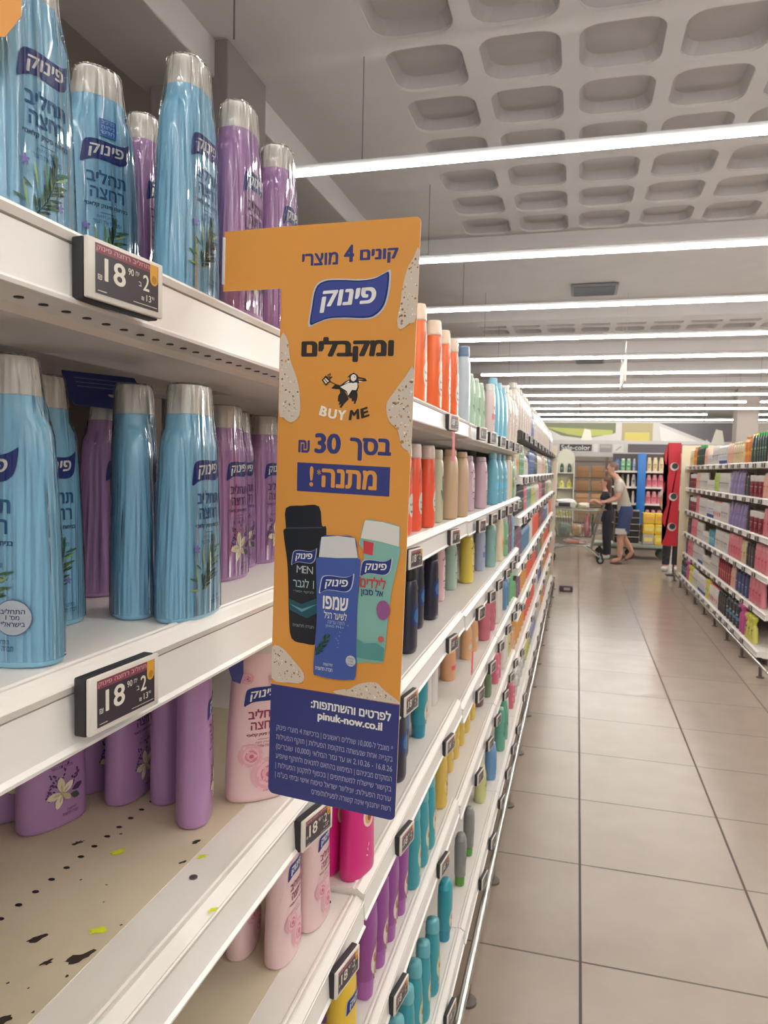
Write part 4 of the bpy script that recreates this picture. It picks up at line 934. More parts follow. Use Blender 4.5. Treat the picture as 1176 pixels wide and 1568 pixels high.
# kinds: noun, shape, body colour, cap colour, label, (width, depth, height), words
KIND = {  # noun, shape, colours, label, size, words
 'orange': ('shower_gel_bottle', 'dusch', (244, 112, 52), (240, 214, 190), ('oval', (214, 206, 192), (70, 52, 46)), (.062, .045, .235), 'orange shower gel bottle with pale cap'),
 'orange_s': ('shower_gel_bottle', 'dusch', (246, 96, 62), (222, 204, 192), ('oval', (216, 208, 198), (70, 52, 46)), (.058, .042, .205), 'red orange shower gel bottle with pale cap'),
 'bluewhite': ('shampoo_bottle', 'slim', (190, 206, 216), (110, 136, 166), None, (.058, .045, .26), 'pale blue white bottle with blue cap'),
 'leafgreen': ('shampoo_bottle', 'taper', (176, 206, 178), (212, 218, 204), ('leaf', (66, 122, 70), (98, 150, 90)), (.066, .045, .2), 'pale green bottle with dark green leaves'),
 'pinkwhite': ('shampoo_bottle', 'slim', (230, 208, 206), (226, 222, 216), ('band', (224, 140, 150), (200, 110, 126)), (.055, .045, .205), 'whitish pink bottle with pink band'),
 'lightblue': ('soap_refill_bottle', 'jug', (112, 196, 224), (150, 206, 226), None, (.085, .06, .25), 'tall light blue soap refill bottle'),
 'lightblue_s': ('soap_refill_bottle', 'jug', (106, 184, 212), (140, 190, 206), ('band', (112, 196, 224), (196, 226, 236)), (.08, .055, .225), 'light blue soap bottle with pale writing'),
 'softener': ('softener_jug', 'jug', (226, 216, 204), (232, 226, 216), ('rect', (214, 196, 186), (190, 170, 160)), (.13, .08, .28), 'large cream white softener jug'),
 'greenwhite': ('shampoo_bottle', 'slim', (200, 200, 168), (206, 200, 178), ('leaf', (110, 130, 84), (90, 112, 70)), (.05, .042, .2), 'greyish green bottle with leaf print'),
 'beige': ('body_lotion_bottle', 'ovalfat', (208, 176, 140), (196, 166, 132), None, (.074, .05, .205), 'plain beige body lotion bottle'),
 'lilac': ('soap_bottle', 'ovalfat', (214, 182, 198), (204, 184, 196), ('seven', (226, 206, 206), (110, 74, 104)), (.08, .055, .2), 'lilac soap bottle marked 7'),
 'navy': ('mens_shower_gel_bottle', 'shampoo', (28, 30, 50), (24, 24, 32), ('glow', (34, 58, 110), (58, 116, 170)), (.062, .045, .212), 'dark navy shower gel bottle with glowing blue print'),
 'pinkseven': ('soap_bottle', 'slim', (236, 190, 196), (232, 168, 182), ('seven', (240, 214, 212), (90, 70, 80)), (.052, .045, .2), 'pink soap bottle marked 7'),
 'greyseven': ('soap_bottle', 'ovalfat', (168, 196, 182), (176, 196, 180), ('seven', (206, 216, 204), (70, 80, 84)), (.064, .048, .185), 'grey green soap bottle marked 7'),
 'yellowseven': ('soap_bottle', 'ovalfat', (232, 206, 76), (220, 196, 84), ('seven', (234, 214, 150), (70, 60, 50)), (.08, .055, .195), 'yellow soap bottle marked 7'),
 'lavender': ('soap_bottle', 'slim', (172, 184, 214), (200, 190, 206), ('band', (110, 130, 190), (150, 110, 150)), (.052, .045, .2), 'slim lavender blue bottle'),
 'teal': ('soap_bottle', 'round', (142, 186, 182), (130, 170, 168), ('leaf', (86, 140, 124), (110, 160, 140)), (.07, .055, .215), 'grey teal soap bottle with leaf print'),
 'cream': ('soap_bottle', 'ovalfat', (234, 218, 184), (234, 222, 196), ('flower', (232, 176, 96), (222, 150, 84)), (.095, .06, .225), 'cream soap bottle with orange flower print'),
 'tealflower': ('shower_cream_bottle', 'standup', (24, 152, 172), (36, 140, 166), ('flower', (232, 222, 206), (190, 176, 150)), (.066, .045, .185), 'teal shower cream bottle with white flower'),
 'tealtall': ('shower_cream_bottle', 'dusch', (44, 158, 174), (110, 184, 194), ('flower', (206, 220, 210), (226, 196, 80)), (.058, .045, .205), 'tall teal shower cream bottle with pale flower'),
 'purpleflower': ('shower_cream_bottle', 'standup', (146, 62, 152), (168, 96, 170), ('flower', (232, 216, 214), (180, 130, 96)), (.062, .045, .195), 'purple shower cream bottle with white flower'),
 'white': ('soap_bottle', 'shampoo', (230, 222, 214), (236, 232, 226), None, (.055, .045, .185), 'plain white soap bottle'),
 'peach': ('soap_bottle', 'round', (232, 168, 122), (226, 180, 150), ('band', (234, 92, 112), (246, 150, 160)), (.07, .055, .125), 'short round peach bottle with red tag'),
 'apricot': ('soap_bottle', 'ovalfat', (234, 178, 130), (226, 200, 170), ('band', (214, 206, 190), (226, 150, 90)), (.055, .045, .14), 'apricot soap bottle'),
 'rosered': ('soap_refill_bottle', 'taper', (206, 108, 126), (214, 130, 146), ('flower', (220, 140, 150), (190, 60, 90)), (.088, .06, .215), 'rose red soap refill bottle'),
 'bluepump': ('pump_soap_bottle', 'pump', (84, 136, 178), (70, 74, 84), None, (.07, .055, .2), 'blue liquid soap bottle with dark pump'),
 'greenpump': ('pump_soap_bottle', 'pump', (112, 190, 124), (84, 88, 90), None, (.07, .055, .21), 'green liquid soap bottle with dark pump'),
 'darkgreen': ('soap_bottle', 'shampoo', (96, 124, 92), (110, 90, 84), ('rect', (120, 146, 110), (170, 176, 150)), (.062, .045, .18), 'dark green bottle'),
 'hotpink': ('soap_bottle', 'slim', (222, 108, 132), (232, 160, 172), ('band', (236, 150, 160), (236, 190, 196)), (.055, .045, .165), 'pink red slim bottle'),
 'yellow': ('shower_cream_bottle', 'dusch', (226, 188, 80), (236, 206, 90), ('flower', (236, 214, 150), (206, 150, 60)), (.06, .045, .18), 'yellow shower cream bottle'),
 'yellowbrand': ('body_wash_bottle', 'dusch', (246, 204, 46), (240, 214, 120), None, (.07, .05, .19), 'bright yellow body wash bottle'),
 'greytube': ('shampoo_bottle', 'standup', (132, 134, 134), (88, 150, 60), ('band', (150, 152, 150), (104, 108, 108)), (.055, .042, .18), 'grey bottle standing on a green cap'),
 'limewhite': ('soap_bottle', 'ovalfat', (216, 218, 148), (222, 222, 190), ('rect', (206, 206, 120), (120, 130, 80)), (.065, .05, .16), 'pale lime bottle'),
 'skyblue': ('soap_bottle', 'ovalfat', (104, 156, 206), (140, 180, 216), ('rect', (96, 146, 200), (150, 190, 226)), (.075, .055, .17), 'sky blue soap bottle'),
 'seagreen': ('soap_bottle', 'taper', (92, 172, 148), (180, 210, 196), ('leaf', (200, 190, 90), (60, 130, 120)), (.075, .055, .22), 'sea green soap bottle'),
 'whitetub': ('cream_tub', 'tub', (214, 212, 208), (226, 224, 220), ('band', (190, 190, 188), (150, 150, 150)), (.12, .1, .12), 'white tub with lid'),
 'cocoa': ('shampoo_bottle', 'shampoo', (110, 74, 70), (60, 44, 44), ('rect', (140, 96, 84), (200, 170, 140)), (.07, .05, .2), 'brown shampoo bottle'),
 'plum': ('soap_bottle', 'slim', (126, 92, 118), (150, 120, 140), ('band', (156, 110, 140), (190, 160, 180)), (.07, .05, .2), 'plum coloured soap bottle'),
 'midnight': ('shampoo_bottle', 'shampoo', (44, 48, 56), (40, 46, 50), ('rect', (64, 96, 84), (180, 180, 180)), (.075, .05, .2), 'black shampoo bottle with grey label'),
 'orangered': ('soap_bottle', 'slim', (240, 108, 84), (236, 140, 110), None, (.1, .06, .2), 'orange red soap bottle'),
 'amber': ('soap_bottle', 'slim', (230, 160, 74), (236, 196, 120), None, (.1, .06, .18), 'amber soap bottle'),
 'whiteprint': ('shampoo_bottle', 'shampoo', (226, 222, 216), (232, 230, 226), ('rect', (210, 206, 202), (70, 66, 80)), (.085, .05, .22), 'white shampoo bottle with dark print'),
 'whitebluecap': ('conditioner_bottle', 'standup', (230, 228, 226), (64, 84, 150), ('band', (190, 200, 220), (90, 84, 150)), (.085, .05, .21), 'white conditioner bottle on blue cap'),
 'whitejar': ('hair_cream_jar', 'tub', (232, 228, 220), (236, 232, 226), ('band', (200, 196, 190), (90, 80, 80)), (.1, .08, .13), 'white hair cream jar'),
 'whitered': ('shampoo_bottle', 'taper', (230, 226, 222), (214, 60, 60), ('oval', (206, 62, 70), (240, 230, 226)), (.1, .06, .22), 'white shampoo bottle with red oval'),
 'lime': ('shampoo_bottle', 'slim', (186, 212, 104), (206, 220, 140), ('rect', (170, 200, 90), (230, 236, 200)), (.09, .06, .22), 'lime green shampoo bottle'),
 'violet': ('shampoo_refill', 'pouch', (136, 122, 176), (110, 96, 150), ('band', (150, 138, 190), (116, 100, 160)), (.15, .06, .25), 'violet shampoo bottle'),
 'charcoal': ('shampoo_bottle', 'slim', (54, 50, 54), (44, 42, 44), ('rect', (74, 68, 70), (150, 140, 130)), (.09, .06, .22), 'charcoal shampoo bottle'),
 'maroon': ('hair_mask_jar', 'tub', (134, 44, 60), (230, 226, 222), ('rect', (120, 34, 52), (200, 140, 130)), (.15, .12, .2), 'maroon hair mask jar with white lid'),
 'maroonbottle': ('shampoo_bottle', 'shampoo', (150, 42, 66), (120, 30, 50), ('rect', (170, 60, 80), (220, 170, 120)), (.1, .06, .23), 'maroon shampoo bottle'),
 'pinkbottle': ('shampoo_bottle', 'shampoo', (232, 138, 150), (236, 160, 168), ('rect', (226, 120, 136), (190, 70, 90)), (.11, .06, .24), 'pink shampoo bottle'),
 'peachbottle': ('shampoo_bottle', 'taper', (236, 190, 170), (236, 206, 190), ('rect', (230, 176, 154), (190, 120, 100)), (.09, .06, .22), 'peach shampoo bottle'),
 'creambottle': ('shampoo_bottle', 'slim', (232, 214, 172), (226, 206, 170), ('rect', (222, 200, 150), (150, 120, 80)), (.09, .06, .22), 'cream coloured shampoo bottle'),
 'indigo': ('shampoo_bottle', 'slim', (48, 60, 110), (40, 48, 90), ('rect', (60, 76, 130), (160, 170, 200)), (.13, .07, .22), 'indigo shampoo bottle'),
 'blackblue': ('hair_gel_tub', 'round', (36, 40, 48), (30, 32, 36), ('band', (90, 150, 190), (200, 206, 210)), (.14, .1, .25), 'black bottle with light blue band'),
 'magentapump': ('pump_shampoo_bottle', 'pump', (206, 70, 150), (216, 90, 160), None, (.1, .07, .26), 'magenta pump bottle'),
 'tealbox': ('hair_colour_box', 'box', (70, 160, 190), (60, 150, 180), ('rect', (100, 186, 206), (236, 240, 240)), (.1, .06, .19), 'teal hair colour box'),
 'orangebottle': ('shampoo_bottle', 'round', (240, 140, 50), (240, 160, 80), ('band', (246, 180, 90), (236, 110, 40)), (.11, .08, .26), 'orange shampoo bottle'),
 'yellowcap': ('shampoo_bottle', 'taper', (46, 60, 62), (226, 226, 60), ('rect', (64, 90, 84), (190, 196, 120)), (.11, .07, .27), 'dark bottle with bright yellow cap'),
 'greencap': ('shampoo_bottle', 'slim', (34, 52, 50), (60, 170, 80), ('rect', (46, 74, 66), (150, 180, 150)), (.08, .06, .27), 'dark bottle with bright green cap'),
 'yellowspray': ('cleaning_spray', 'spray', (230, 226, 110), (220, 216, 90), ('rect', (210, 210, 80), (110, 120, 60)), (.1, .06, .23), 'lime yellow spray bottle'),
 'spraywhite': ('cleaning_spray', 'spray', (222, 220, 208), (232, 230, 222), ('rect', (210, 206, 190), (150, 160, 140)), (.11, .07, .23), 'white spray bottle'),
 'cobalt': ('cleaning_bottle', 'slim', (64, 96, 160), (60, 90, 150), ('band', (90, 120, 180), (180, 196, 216)), (.1, .06, .2), 'cobalt blue bottle'),
 'greenbottle': ('cleaning_bottle', 'slim', (120, 186, 140), (200, 214, 200), ('band', (90, 160, 110), (220, 230, 220)), (.09, .06, .2), 'green bottle'),
}
def prod(k, x, y, z, label, rot=90.0, h=None, group=None, wd=None):
    nm, sh, bc, cc, lab, (w_, d_, h_), desc = KIND[k]
    if h: w_, d_, h_ = w_, d_, h
    if wd: w_ = wd
    return place(nm, shape_meshes(sh, bc, cc, lab), (x, y, z), rot, label or desc, nm.split('_')[-1] if nm.split('_')[-1] not in ('refill',) else 'pouch', group or (desc + 's'), (w_, d_, h_))
def run(items, z, where, xdef=None):
    """items: (kind, x or None, y[, height, label]) standing on one shelf"""
    cnt = {}; tot = {}
    for it in items: tot[it[0]] = tot.get(it[0], 0) + 1
    for it in items:
        k = it[0]; cnt[k] = cnt.get(k, 0) + 1; d_ = KIND[k][5][1]
        x = it[1] if it[1] is not None else xdef - d_ / 2
        desc = KIND[k][6]
        pos = '' if tot[k] == 1 else ', %s along' % word(cnt[k])
        prod(k, x, it[2], z + .0006, it[4] if len(it) > 4 and it[4] else '%s%s, %s' % (desc, pos, where), 86 + 8 * random.random(), it[3] if len(it) > 3 else None)
XF = -.343
T2 = LEV2
run([('orange', -.372, 1.66), ('orange', -.372, 1.85), ('orange', -.372, 1.985), ('orange', -.372, 2.12)], T2[0], 'top shelf behind the sign')
run([('bluewhite', -.375, 2.37), ('leafgreen', -.385, 2.58), ('leafgreen', -.385, 2.72), ('leafgreen', -.385, 2.86), ('pinkwhite', None, 2.95), ('lightblue', None, 3.11), ('lightblue', None, 3.29), ('lightblue', None, 3.48), ('softener', None, 3.68), ('softener', None, 3.86), ('softener', None, 4.05)], LEV3[0], 'top shelf, bays three and four', -.334)
run([('orange_s', -.372, 1.545), ('orange_s', -.375, 1.66), ('orange_s', -.366, 1.78), ('greenwhite', -.378, 1.955), ('beige', -.366, 2.105)], T2[1], 'second shelf behind the sign')
run([('beige', -.356, 2.255), ('lilac', -.388, 2.60), ('lilac', -.368, 2.82), ('lightblue_s', None, 3.16), ('lightblue_s', None, 3.36), ('lightblue_s', None, 3.56), ('white', None, 3.72, .2), ('cream', None, 3.86), ('greenbottle', None, 4.0), ('whiteprint', None, 4.11)], LEV3[1], 'second shelf, bays three and four', -.334)
run([('navy', -.385, 1.45), ('navy', -.376, 1.64), ('navy', -.415, 1.90), ('navy', -.40, 2.03), ('pinkseven', -.47, 2.1)], T2[2], 'third shelf behind the sign')
run([('pinkseven', -.44, 2.36), ('greyseven', -.44, 2.60), ('yellowseven', -.408, 2.79), ('lavender', -.402, 3.14), ('teal', -.378, 3.30), ('cream', -.368, 3.53), ('greenbottle', None, 3.74), ('plum', None, 3.86), ('plum', None, 3.97), ('lightblue_s', None, 4.09)], LEV3[2], 'third shelf, bays three and four', -.336)
run([('navy', -.376, 1.555), ('navy', -.40, 1.68), ('tealflower', -.384, 1.83), ('white', -.405, 1.99), ('white', -.405, 2.09)], T2[3], 'fourth shelf behind the sign')
run([('peach', -.415, 2.45), ('apricot', -.395, 2.74), ('apricot', -.388, 2.87), ('rosered', -.372, 3.09), ('rosered', -.372, 3.28), ('white', None, 3.43), ('white', None, 3.55), ('bluepump', None, 3.79), ('bluepump', None, 3.91), ('greenpump', None, 4.03), ('greenpump', None, 4.13)], LEV3[3], 'fourth shelf, bays three and four', -.336)
run([('yellowbrand', -.364, 1.142, None, 'bright yellow body wash bottle with blue flag logo at the bottom of photo')], LEV1[4], 'fifth shelf')
yb = [o for o in C.objects if o.get('label', '').startswith('bright yellow body wash')][0]
a = Art(.006); flag(a, .0, .52, .8, .17); o = link('brand_logo', a.mesh('brand_logo', wrapper(SHAPES['dusch'][0], 2.3, .006)), None, yb)
run([('purpleflower', -.418, 1.21), ('purpleflower', -.365, 1.285), ('purpleflower', -.365, 1.375), ('purpleflower', -.365, 1.46), ('purpleflower', -.365, 1.555), ('tealtall', -.36, 1.67, .2), ('tealtall', -.36, 1.77, .2), ('tealtall', -.36, 1.86, .2), ('yellow', -.37, 2.10)], T2[4], 'fifth shelf of second bay')
run([('yellow', -.40, 2.40), ('yellow', -.40, 2.52), ('yellow', -.40, 2.65), ('yellow', -.40, 2.79), ('yellow', -.40, 2.94), ('cocoa', -.39, 3.12), ('darkgreen', -.37, 3.26), ('hotpink', -.36, 3.48), ('hotpink', -.36, 3.58), ('white', None, 3.76, .2), ('white', None, 3.88, .2), ('limewhite', None, 4.0), ('peachbottle', None, 4.11)], LEV3[4], 'fifth shelf, bays three and four', -.332)
run([('tealtall', -.35, 1.50), ('tealtall', -.35, 1.60), ('tealtall', -.35, 1.69), ('tealtall', -.345, 1.77), ('tealtall', -.34, 1.87), ('tealflower', -.345, 2.10)], T2[5], 'bottom shelf of second bay')
run([('greytube', -.345, 2.40), ('greytube', -.345, 2.60), ('limewhite', -.36, 3.05), ('skyblue', -.345, 3.30), ('seagreen', -.34, 3.66), ('seagreen', -.34, 3.82), ('white', -.35, 4.02)], LEV3[5], 'bottom shelf, bays three and four')
# far bays: shelves 1-7, runs of similar goods
def rows(seq, y0, y1, z, where, xfront, scale_gap=1.0, rot=None, hmax=9):
    y = y0; i = 0; items = []
    while y < y1:
        k, n_ = seq[i % len(seq)]; i += 1
        for _ in range(n_):
            w_ = KIND[k][5][0]
            if y + w_ / 2 > y1: y = y1; break
            items.append((k, None, y + w_ / 2)); y += w_ * 1.1 * scale_gap
        y += .02
    cnt = {}; tot = {}
    for it in items: tot[it[0]] = tot.get(it[0], 0) + 1
    for k, _, y in items:
        cnt[k] = cnt.get(k, 0) + 1; d_ = KIND[k][5][1]
        pos = '' if tot[k] == 1 else ', %s along' % word(cnt[k])
        rt = (86 + 8 * random.random()) if rot is None else rot + 8 * random.random() - 4
        prod(k, xfront + (-d_ / 2 if rot is None else d_ / 2), y, z + .0006, '%s%s, %s' % (KIND[k][6], pos, where), rt, min(hmax, KIND[k][5][2]))
FR = -.345; W_ = 'shelf %d, dark topped bays'
rows([('softener', 7), ('cobalt', 2), ('softener', 9)], 4.22, 10.1, LEVF[0], W_ % 1, FR, 1.35, hmax=9)
rows([('cream', 2), ('greenbottle', 3), ('spraywhite', 3), ('cobalt', 5), ('midnight', 4), ('softener', 5), ('peachbottle', 3)], 4.22, 10.1, LEVF[1], W_ % 2, FR, 1.25, hmax=0.195)
rows([('midnight', 7), ('hotpink', 3), ('teal', 5), ('limewhite', 5), ('softener', 4), ('hotpink', 5)], 4.22, 10.1, LEVF[2], W_ % 3, FR, 1.3, hmax=0.175)
rows([('plum', 6), ('bluepump', 7), ('white', 4), ('orangered', 6), ('cocoa', 4)], 4.22, 10.1, LEVF[3], W_ % 4, FR, 1.45, hmax=0.225)
rows([('greenpump', 3), ('plum', 3), ('amber', 4), ('orangered', 8), ('plum', 3)], 4.22, 10.1, LEVF[4], W_ % 5, FR, 1.4, hmax=0.2)
rows([('apricot', 4), ('amber', 4), ('orangered', 7), ('white', 5), ('cobalt', 4)], 4.22, 10.1, LEVF[5], W_ % 6, FR, 1.7, hmax=0.235)
rows([('hotpink', 2), ('whitetub', 4), ('limewhite', 4), ('lavender', 8), ('white', 8), ('amber', 4)], 4.3, 10.1, LEVF[6], W_ % 7, FR + .02, 1.7, hmax=0.24)
for (x, y, z, s) in ((-.375, 4.62, .29, 1),):
    prod('whitetub', -.375, 4.39, LEVF[6] + .1206, 'white tub stacked on another white tub, bottom shelf', 90)
# hanging price tongues
for (y, z, lab, c) in ((1.80, 1.695, 'red paper tongue hanging from the top shelf above the beige bottles', (222, 96, 112)), (2.27, 1.02, 'striped red paper tag hanging above the round peach bottle', (238, 84, 108))):
    t = thing('paper_tag', lab, 'tag', (-.305, y, z)); b_ = bmesh.new(); box(b_, -.0006, 0, -.018, .018, -.075, .0); link('strip', fix(b_), mat(c, .5), t)

# ================================================================== RIGHT SHELVING
RL = [1.72, 1.40, 1.07, 0.74, 0.43, 0.115]
XR = 1.575
def gondola_right(label, y0, y1):
    t = thing('shelving_unit', label, 'shelving', (0, 0, 0), R(180), 'bays of the right shelving')
    b_ = bmesh.new(); box(b_, -XR - .47, -XR - .445, -y1, -y0, .1, 1.78); link('back_panel', fix(b_), mat((196, 188, 174), .6), t)
    b_ = bmesh.new(); box(b_, -XR - .444, -XR - .41, -y1 + .001, -y1 + .03, 0, 1.70); link('upright', fix(b_), mat((190, 184, 176), .5), t)
    for k, z in enumerate(RL): shelf_board(t, -XR + (.05 if k == 5 else 0), -y1, -y0, z, depth=.44 + (.05 if k == 5 else 0))
    b_ = bmesh.new(); box(b_, -XR - .05, -XR - .02, -y1, -y0, 0.0, .05); link('plinth', fix(b_), mat((120, 112, 104), .6), t)
for k in range(4): gondola_right('%s bay of the right shelving counting from its far end' % word(k + 1), 11.6 - 1.25 * (k + 1), 11.6 - 1.25 * k)
t = thing('bumper_rail', 'steel bumper rail along the foot of the right shelving', 'rail')
b_ = bmesh.new(); tube(b_, [(1.45, 5.9, .1), (1.45, 11.6, .1)], .0125, 10); link('rail', fix(b_), CHROME, t)
for k in range(9):
    y = 6.2 + k * .66; b_ = bmesh.new(); tube(b_, [(1.45, y, .09), (1.455, y, .0)], .012, 8); cyl(b_, (1.455, y, 0), .03, .008, 'z', 14)
    link('foot', fix(b_), mat((112, 104, 96), .45, .4), t)
RW = 'row %d, right shelving'
RS = [
 [('peachbottle', 2), ('greencap', 4), ('yellowcap', 2), ('orangebottle', 2), ('creambottle', 5), ('peachbottle', 3), ('whitebluecap', 5), ('whiteprint', 4), ('whitejar', 3)],
 [('peachbottle', 3), ('maroon', 3), ('charcoal', 2), ('violet', 4), ('whiteprint', 6), ('lime', 3), ('whitejar', 4), ('whiteprint', 6)],
 [('pinkbottle', 2), ('maroon', 3), ('charcoal', 1), ('violet', 5), ('whiteprint', 4), ('whitered', 4), ('whitebluecap', 5), ('whiteprint', 6)],
 [('pinkbottle', 4), ('charcoal', 3), ('creambottle', 2), ('pinkbottle', 5), ('whiteprint', 8), ('tealbox', 3), ('whitejar', 4), ('whiteprint', 5)],
 [('pinkbottle', 4), ('indigo', 4), ('peachbottle', 2), ('maroonbottle', 6), ('whiteprint', 5), ('whitejar', 5), ('whitebluecap', 4), ('whiteprint', 4)],
 [('yellowspray', 3), ('magentapump', 2), ('blackblue', 4), ('charcoal', 4), ('whitered', 5), ('yellowspray', 2), ('whitebluecap', 6), ('whiteprint', 4)],
]
for k, s in enumerate(RS): rows(s, 6.75 if k < 4 else 6.9, 11.45, RL[k], RW % (k + 1), XR + .012 - (.05 if k == 5 else 0), 1.02, -90)
rn = random.Random(4)
for k in range(6):
    y = 6.9 + .05 * k; n_ = 0
    while y < 11.4:
        n_ += 1; esl(XR - .027 - (.05 if k == 5 else 0), y, RL[k] - .026, '%s electronic price label along row %d of the right shelving' % (word(n_), k + 1), False, -86, -1); y += rn.uniform(.30, .42)
b_ = bmesh.new(); box(b_, 1.50, 2.06, 11.61, 11.64, .06, 2.03, bevel=.004); tag(link('end_panel', fix(b_), mat((226, 212, 182), .55)), 'cream end panel standing at the far end of the right shelving', 'panel')
b_ = bmesh.new(); box(b_, -.78, -.285, 10.185, 10.215, .0, 1.95, bevel=.004); tag(link('end_panel', fix(b_), mat((222, 206, 184), .55)), 'beige end panel at the far end of the left shelving', 'panel')

# red die-cut display panel at the end of the right shelving
t = thing('promotion_display', 'tall red wavy edged display panel at the end of the right shelving', 'display', (0, 12.0, 0))
L_ = []
for k in range(49):
    z = .47 + (2.08 - .47) * k / 48; L_.append((1.33 + .034 * math.sin((z - .47) * 2 * math.pi / .47 - 1.2) - (.02 if z > 1.9 else 0), z))
P = [(1.335, .47)] + L_[1:] + [(1.535, 2.08), (1.535, .47)]
b_ = bmesh.new(); prism_y(b_, P, -.012, .012); bmesh.ops.triangulate(b_, faces=[f for f in b_.faces if len(f.verts) > 4]); link('panel', fix(b_), mat((196, 40, 58), .45), t, smooth=False)
for z in (1.71, 1.24, .77):
    b_ = bmesh.new(); cyl(b_, (1.445, -.03, z), .062, .018, 'y', 24); o = link('roundel', fix(b_), mat((222, 216, 212), .4), t)
    b_ = bmesh.new(); cyl(b_, (1.452, -.04, z + .010), .046, .010, 'y', 20); link('roundel_centre', fix(b_), mat((56, 58, 66), .35), o)
b_ = bmesh.new(); cyl(b_, (1.50, .03, 0), .012, 2.0, 'z', 10); box(b_, 1.40, 1.56, -.05, .11, 0, .015); link('stand', fix(b_), DARK, t)

# hanging aisle sign and small floor things
t = thing('hanging_sign', 'white aisle sign hanging edge on below the LED strips', 'sign', (.61, 11.6, 0))
b_ = bmesh.new(); box(b_, -.012, .012, -.6, .6, 2.92, 3.27, bevel=.004); link('board', fix(b_), mat((226, 216, 200), .5), t)
b_ = bmesh.new(); tube(b_, [(0, -.5, 3.27), (0, -.5, 4.2)], .004, 5); tube(b_, [(0, .5, 3.27), (0, .5, 3.98)], .004, 5); link('wire', fix(b_), STEEL, t)
t = thing('small_box', 'small dark purple box lying on the floor tiles', 'box', (-.10, 9.86, 0), R(4))
b_ = bmesh.new(); box(b_, -.085, .085, -.05, .05, 0, .075, bevel=.004); link('carton', fix(b_), mat((92, 66, 78), .5), t)
b_ = bmesh.new(); box(b_, -.03, .05, -.0512, -.05, .02, .055); link('label', fix(b_), mat((180, 160, 166), .5), t)

# ================================================================== BACKGROUND OF THE HALL
# sign boards over the far aisle
t = thing('header_board', 'long grey header board with dark name panel over the far aisle', 'sign', (0, 18, 0))
b_ = bmesh.new(); box(b_, -.75, 2.9, -.03, .03, 1.97, 2.36, bevel=.005); link('board', fix(b_), mat((196, 192, 188), .5), t)
a = Art(.001); a.lay = 32; a.rect(-.45, .30, 2.10, 2.26, mat((64, 62, 66), .5)); a.lay += 3
a.text('Safe-color', -.41, .26, 2.125, 2.24, WHITE); a.rect(.34, .44, 2.08, 2.27, mat((216, 212, 208), .5)); a.rect(.48, .76, 2.08, 2.27, mat((150, 144, 146), .5)); a.lay += 2
a.rect(.50, .74, 2.18, 2.25, mat((176, 170, 170), .5)); a.rect(.79, 1.02, 2.08, 2.27, mat((214, 212, 208), .5)); a.line([(.84, 2.12), (.97, 2.22)], .02, mat((170, 176, 172), .5))
a.rect(1.12, 2.85, 2.08, 2.28, mat((96, 90, 96), .5)); link('print', a.mesh('print'), None, t)
for x in (-.7, 1.08, 2.85):
    b_ = bmesh.new(); box(b_, x - .02, x + .02, .03, .07, 0 if x > 2 or x < 0 else 1.97, 2.40); link('post', fix(b_), mat((188, 184, 180), .5), t)
t = thing('banner_board', 'wide white banner with green and yellow swooshes high on the far wall', 'sign', (0, 26, 0))
b_ = bmesh.new(); box(b_, -1.6, 9, 0, .05, 2.55, 3.35); link('board', fix(b_), mat((206, 202, 198), .5), t)
a = Art(.002); a.lay = 2
a.poly([(-1.5, 3.3), (1.2, 3.3), (1.2, 2.95), (.2, 2.75), (-.6, 2.85)], mat((118, 122, 96), .5)); a.lay += 2; a.poly([(-1.2, 3.15), (1.1, 3.05), (1.1, 2.9), (.2, 2.82), (-.4, 2.9)], mat((176, 180, 96), .5))
a.rect(1.4, 2.4, 2.62, 3.3, mat((170, 160, 120), .5)); a.lay += 2; a.rect(1.5, 2.3, 2.66, 2.98, mat((206, 190, 100), .5)); a.poly([(2.6, 3.3), (5, 3.3), (5, 2.7), (4.2, 2.66)], mat((110, 106, 110), .5)); a.poly([(2.6, 3.2), (2.7, 2.6), (4.0, 2.62)], mat((226, 222, 218), .5))
a.lay += 2
for x in (.15, 4.35): a.poly([(x - .12, 2.6), (x + .3, 2.6), (x + .22, 3.05), (x + .02, 3.1)], mat((224, 222, 206), .5))
a.rect(5.4, 8.6, 2.62, 3.3, mat((150, 140, 128), .5)); link('print', a.mesh('print'), None, t)
for x in (0.0, 4.0, 8.0):
    b_ = bmesh.new(); tube(b_, [(x, .02, 3.35), (x, .02, 4.2)], .02, 6); link('hanger', fix(b_), mat((120, 118, 118), .5), t)

